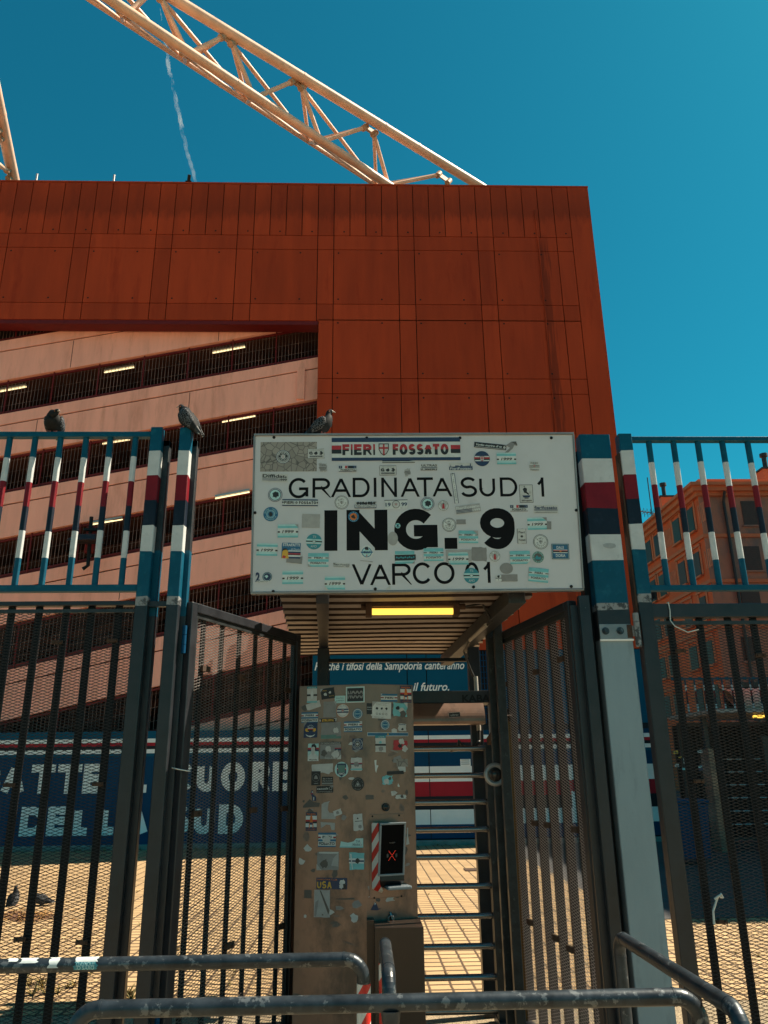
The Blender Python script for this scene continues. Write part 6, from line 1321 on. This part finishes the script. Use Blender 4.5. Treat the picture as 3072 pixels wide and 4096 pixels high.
    o.data.transform(Matrix.Translation(-lo)); o.location = lo
    tag(o, label, 'pigeon', group); return o
p = at(213, 1725, Y=4.33); pigeon((p.x, 4.335, fz(1724)+.0005), rad(-88), rad(-2), 'dark hunched pigeon facing the camera on the left blue top rail', head=rad(52), tone=.12, squat=1.1, bow=.9)
pigeon(((pl2[0]+pl2[1])/2-.005, 4.33, zt2+.0005), rad(163), rad(-26), 'mottled grey pigeon facing left on the banded gate post', head=rad(-2), tone=.16, bow=.75, squat=1.12, size=.82)
p = at(1285, 1736, Y=4.22); pigeon((p.x, 4.23, at(1285,1733,Y=4.20).z), rad(-5), rad(-10), 'slate grey pigeon facing right on top of the sign', tone=.17)
p = at(55, 3622, Z=0); pigeon((p.x, p.y, .001), rad(70), rad(-30), 'upright dark pigeon seen from behind on the sunny paving', tone=.15, size=1.0)
p = at(165, 3622, Z=0); pigeon((p.x, p.y, .001), rad(178), rad(12), 'dark pigeon bending to feed on the sunny paving', tone=.15, bow=1.2, size=1.0)

# ================================================================ lamp on the ramp, weeds, things behind the right gate
def wall_lamp():
    Y = 19.3; a = at(366, 2068, Y=Y); b = at(352, 2262, Y=Y); r = thing('street_lamp', b, 'grey flood lamp with a red box on a pole hooked to the pink ramp', 'lamp')
    m = MB(); m.tube([a, b, b+Vector((-.1,-.05,-.1))], .05, 8); m.build('pole', M['black_steel'], r)
    c = at(345, 2168, Y=Y-.3); m = MB(); m.add([c+Vector(q) for q in ((-.42,-.3,-.03),(.3,-.3,-.02),(.42,.2,0),(-.3,.2,0),(-.2,-.2,.16),(.3,-.2,.16),(.36,.1,.16),(-.1,.1,.16))], [(0,1,2,3),(4,7,6,5),(0,4,5,1),(1,5,6,2),(2,6,7,3),(3,7,4,0)]); m.build('lamp_head', M['grey_steel'], r, bevel=.02)
    m = MB(); c = at(360, 2156, Y=Y); m.box(c.x-.12, c.x+.12, Y+.0, Y+.15, c.z-.36, c.z+.36); m.build('control_box', M['guard'], r, bevel=.01)
    m = MB(); d = at(372, 2122, Y=Y); m.box(d.x-.2, d.x+.2, Y-.12, Y-.02, d.z-.03, d.z+.03); m.build('bracket', M['black_steel'], r)
wall_lamp()
def weeds():
    m = MB()
    def tuft(x, y, k, s):
        for _ in range(k):
            a = random.uniform(0, 6.283); r = random.uniform(.2, 1)*s; h = random.uniform(.3, 1)*s*.7; w = s*.07
            m.add([(x-w*math.sin(a), y+w*math.cos(a), .001), (x+w*math.sin(a), y-w*math.cos(a), .001), (x+r*math.cos(a), y+r*math.sin(a), h)], [(0,1,2)], random.randrange(2))
    for _ in range(190):
        x = random.uniform(-6, 6); y = 6.5+abs(random.gauss(0, 2.6)); x = round((x)/.18)*.18+random.uniform(-.02,.02); tuft(x, y, 7, random.uniform(.03,.075))
    for _ in range(60): tuft(random.uniform(-8, 6.5), 18.68, 8, random.uniform(.06, .16))
    for px, py in ((500,3990),(545,3990),(110,3930),(230,3960),(150,3985)): 
        p = at(px, py, Z=0); 
        for _ in range(3): tuft(p.x+random.uniform(-.15,.15), p.y+random.uniform(-.1,.1), 16, random.uniform(.08,.16))
    o = m.build('weeds', [mat('dry_weed', (.24,.16,.04), .8), mat('olive_weed', (.10,.085,.025), .8)]); o['kind'] = 'stuff'
    tag(o, 'dry yellow weeds growing in the joints of the paving')
    l = MB(); 
    for _ in range(900):
        p = at(random.gauss(110, 55), random.gauss(3668, 9), Z=0); a = random.uniform(0, 3.14); s = random.uniform(.015, .05); b = random.uniform(.0, .02)
        l.add([(p.x-s*math.cos(a), p.y-s*math.sin(a), b+.001), (p.x-s*.3*math.sin(a), p.y+s*.3*math.cos(a), b+.012), (p.x+s*math.cos(a), p.y+s*math.sin(a), b+.003)], [(0,1,2)], random.randrange(2))
    o = l.build('leaf_litter', [mat('brown_leaf', (.09,.035,.015), .8), mat('ochre_leaf', (.24,.12,.03), .8)]); o['kind'] = 'stuff'; tag(o, 'heap of brown dead leaves lying on the paving before the pigeons')
weeds()
def second_entrance():
    """another fence run and entrance further back, seen through the right gate"""
    Y = 18.2; x0, x1 = 7.3, 15.0
    r = thing('striped_railing', (11, Y, 0), 'distant striped railing seen through the right mesh gate', 'railing', 'striped railings above the mesh panels')
    m = MB(); m.box(x0, x1, Y, Y+.05, 3.55, 3.6); m.box(x0, x1, Y, Y+.05, 2.62, 2.68); m.build('top_rail', M['teal'], r)
    x = x0+.1
    while x < x1:
        b = MB(); zz = [2.681, 2.82, 2.99, 3.14, 3.29, 3.43, 3.549]; b.tube([(x, Y+.025, z) for z in zz], .022, 8, caps=False, mis=[0,1,3,2,1,0]); b.build('baluster', PAINT, r); x += .22
    r = thing('mesh_fence_panel', (11, Y, 0), 'distant dark mesh fence panel beyond the second turnstile cabinet', 'fence panel', 'dark mesh fence panels')
    m = MB(); m.box(x0, x1, Y+.01, Y+.06, 2.5, 2.58); m.box(x0, x1, Y+.01, Y+.06, .05, .12)
    xx = x0
    while xx < x1: m.box(xx, xx+.07, Y+.012, Y+.058, .121, 2.499); xx += 1.5
    m.build('frame', M['grey_steel'], r)
    xx = x0+.1
    while xx < x1: b = MB(); b.box(xx, xx+.05, Y+.061, Y+.08, .121, 2.499); b.build('upright_bar', M['black_steel'], r); xx += .16
    b = MB(); b.box(x0, x1+3, Y+.3, Y+.36, .1, 2.52); b.build('backing_sheet', M['black_steel'], r)
    r = thing('entrance_canopy', (9, 16.8, 0), 'distant dark entrance canopy with light catching its ribbed edge', 'canopy')
    m = MB(); y = 15.4
    while y < 18: m.box(7.0, 10.4, y, y+.12, 2.62, 2.68); m.box(7.0, 10.4, y+.1201, y+.2, 2.66, 2.70); y += .2001
    m.build('corrugated_sheet', M['corr'], r)
    for x in (7.2, 10.1): b = MB(); b.box(x, x+.09, 16.6, 16.7, 0, 2.61); b.build('post', M['grey_steel'], r)
    l = MB(); l.tube([(7.9,15.8,2.56),(8.4,15.8,2.56)], .03, 8); l.build('lamp_tube', M['lamp_tube'], r)
    r = thing('turnstile', (8.3, 16.5, 0), 'distant sticker covered turnstile cabinet in shade behind the right mesh gate', 'turnstile')
    p = at(2660, 2995, Y=16.3); q = at(2850, 3250, Y=16.3)
    m = MB(); m.box(7.1, p.x+1.05, 16.3, 16.7, 0, p.z); m.build('cabinet', M['cab'], r, bevel=.01)
    PB = Plane((7.1, 16.295, 0), (1,0,0), (0,-1,0)); cv = lambda x, y: (x, y)
    for (x, y, w, h, L_) in ((2703,3009,18,14,[('bg','Y'),('blob',0,0,.5,'K',3)]),(2741,3010,17,14,[('c',0,0,1,'W'),('c',0,0,.6,'B')]),(2800,3006,20,10,[('bg','P')]),(2747,3046,26,26,[('bg','P'),('blob',0,-.3,.4,'K',2)]),(2707,3062,18,14,[('bg','g')]),(2741,3074,24,12,[('bg','T')]),(2802,3071,18,24,[('bg','N'),('r',-.8,.8,0,.6,'C')]),(2720,3029,14,6,[('bg','Y')])): sticker(r, PB, cv, x, y, w, h, L_)
    for z in (.5,.75,1.,1.25,1.5,1.75): b = MB(); b.tube([(p.x+1.05,16.5,z),(p.x+2.1,16.5,z)], .022, 8); b.build('rotor_bar', M['chrome'], r)
    b = MB(); b.box(p.x+2.1, p.x+2.25, 16.4, 16.6, 0, 2.2); b.build('column', M['zinc_dark'], r)
    # blue wheeled bin
    r = thing('waste_bin', (7.5, 14.6, 0), 'blue waste bin in the shade behind the right mesh gate', 'bin')
    p = at(2742, 3240, Y=14.6); m = MB(); m.add([(p.x-.25,14.35,.1),(p.x+.25,14.35,.1),(p.x+.25,14.85,.1),(p.x-.25,14.85,.1),(p.x-.3,14.3,1.0),(p.x+.3,14.3,1.0),(p.x+.3,14.9,1.0),(p.x-.3,14.9,1.0)], [(0,3,2,1),(0,1,5,4),(1,2,6,5),(2,3,7,6),(3,0,4,7),(4,5,6,7)]); m.build('body', M['wall_blue'], r, bevel=.02)
    m = MB(); m.box(p.x-.32,p.x+.32,14.28,14.93,1.003,1.07); m.build('lid', M['wall_blue'], r, bevel=.02)
    for x in (p.x-.24, p.x+.2): m = MB(); m.tube([(x,14.85,.1),(x+.05,14.85,.1)], .1, 14); m.build('wheel', M['black_steel'], r)
    # pale awning
    a = at(2880, 2862, Y=20.); b = at(3072, 2800, Y=20.); r = thing('awning', (a.x, 20, a.z), 'pale cream shop awning with a rounded end beyond the right gate', 'awning')
    m = MB(); n = 12; rr = []
    for i in range(n+1): f = i/n; rr.append((20+.9*math.cos(f*1.6)-.9, a.z+.15+.6*math.sin(f*1.6)))
    xe = a.x+4.2; rings = [[(a.x+.45*(1-math.sin(min(1,k/4)*1.57)) if k < 4 else a.x+.45*0+ (xe-a.x)*(k-3)/3, 20-(.95-.0*k)*math.cos(f*1.57)*(.4+.6*math.sin(min(1,(k+1)/4)*1.57)), a.z+.05+.62*math.sin(f*1.57)*(.35+.65*math.sin(min(1,(k+1)/4)*1.57))) for f in [j/8 for j in range(9)]] for k in range(7)]
    m.loft(rings, caps=False); m.build('canvas', mat('cream_canvas', (.62,.5,.38), .8), r); q = MB(); q.box(a.x+.2, xe, 20.0, 20.06, a.z-.05, a.z+.7); q.build('back_board', M['dark'], r)
second_entrance()
def side_block():
    """unseen block added so that its shade fills the right of the yard"""
    r = thing('shade_block', (21, 18.5, 0), 'unseen plain red block added to shade the right of the yard', 'building')  # unseen building, added to cast shade over the yard
    m = MB(); m.box(17.2, 26, 12.4, 25, 0, 17.5); m.build('wall', M['redwall'], r)
    m = MB(); m.box(17.1, 26.1, 12.3, 25.1, 17.502, 17.75); m.build('roof', M['guard'], r)
    for i in range(3):
        for j in range(4):
            w = MB(); w.box(17.16, 17.199, 13.4+j*2.9, 15.0+j*2.9, 3.5+i*3.2, 5.1+i*3.2); f = w.build('window', M['dark'], r)
            s = MB(); s.box(17.1, 17.198, 13.3+j*2.9, 15.1+j*2.9, 3.36+i*3.2, 3.495+i*3.2); s.build('sill', M['concrete'], f)
side_block()
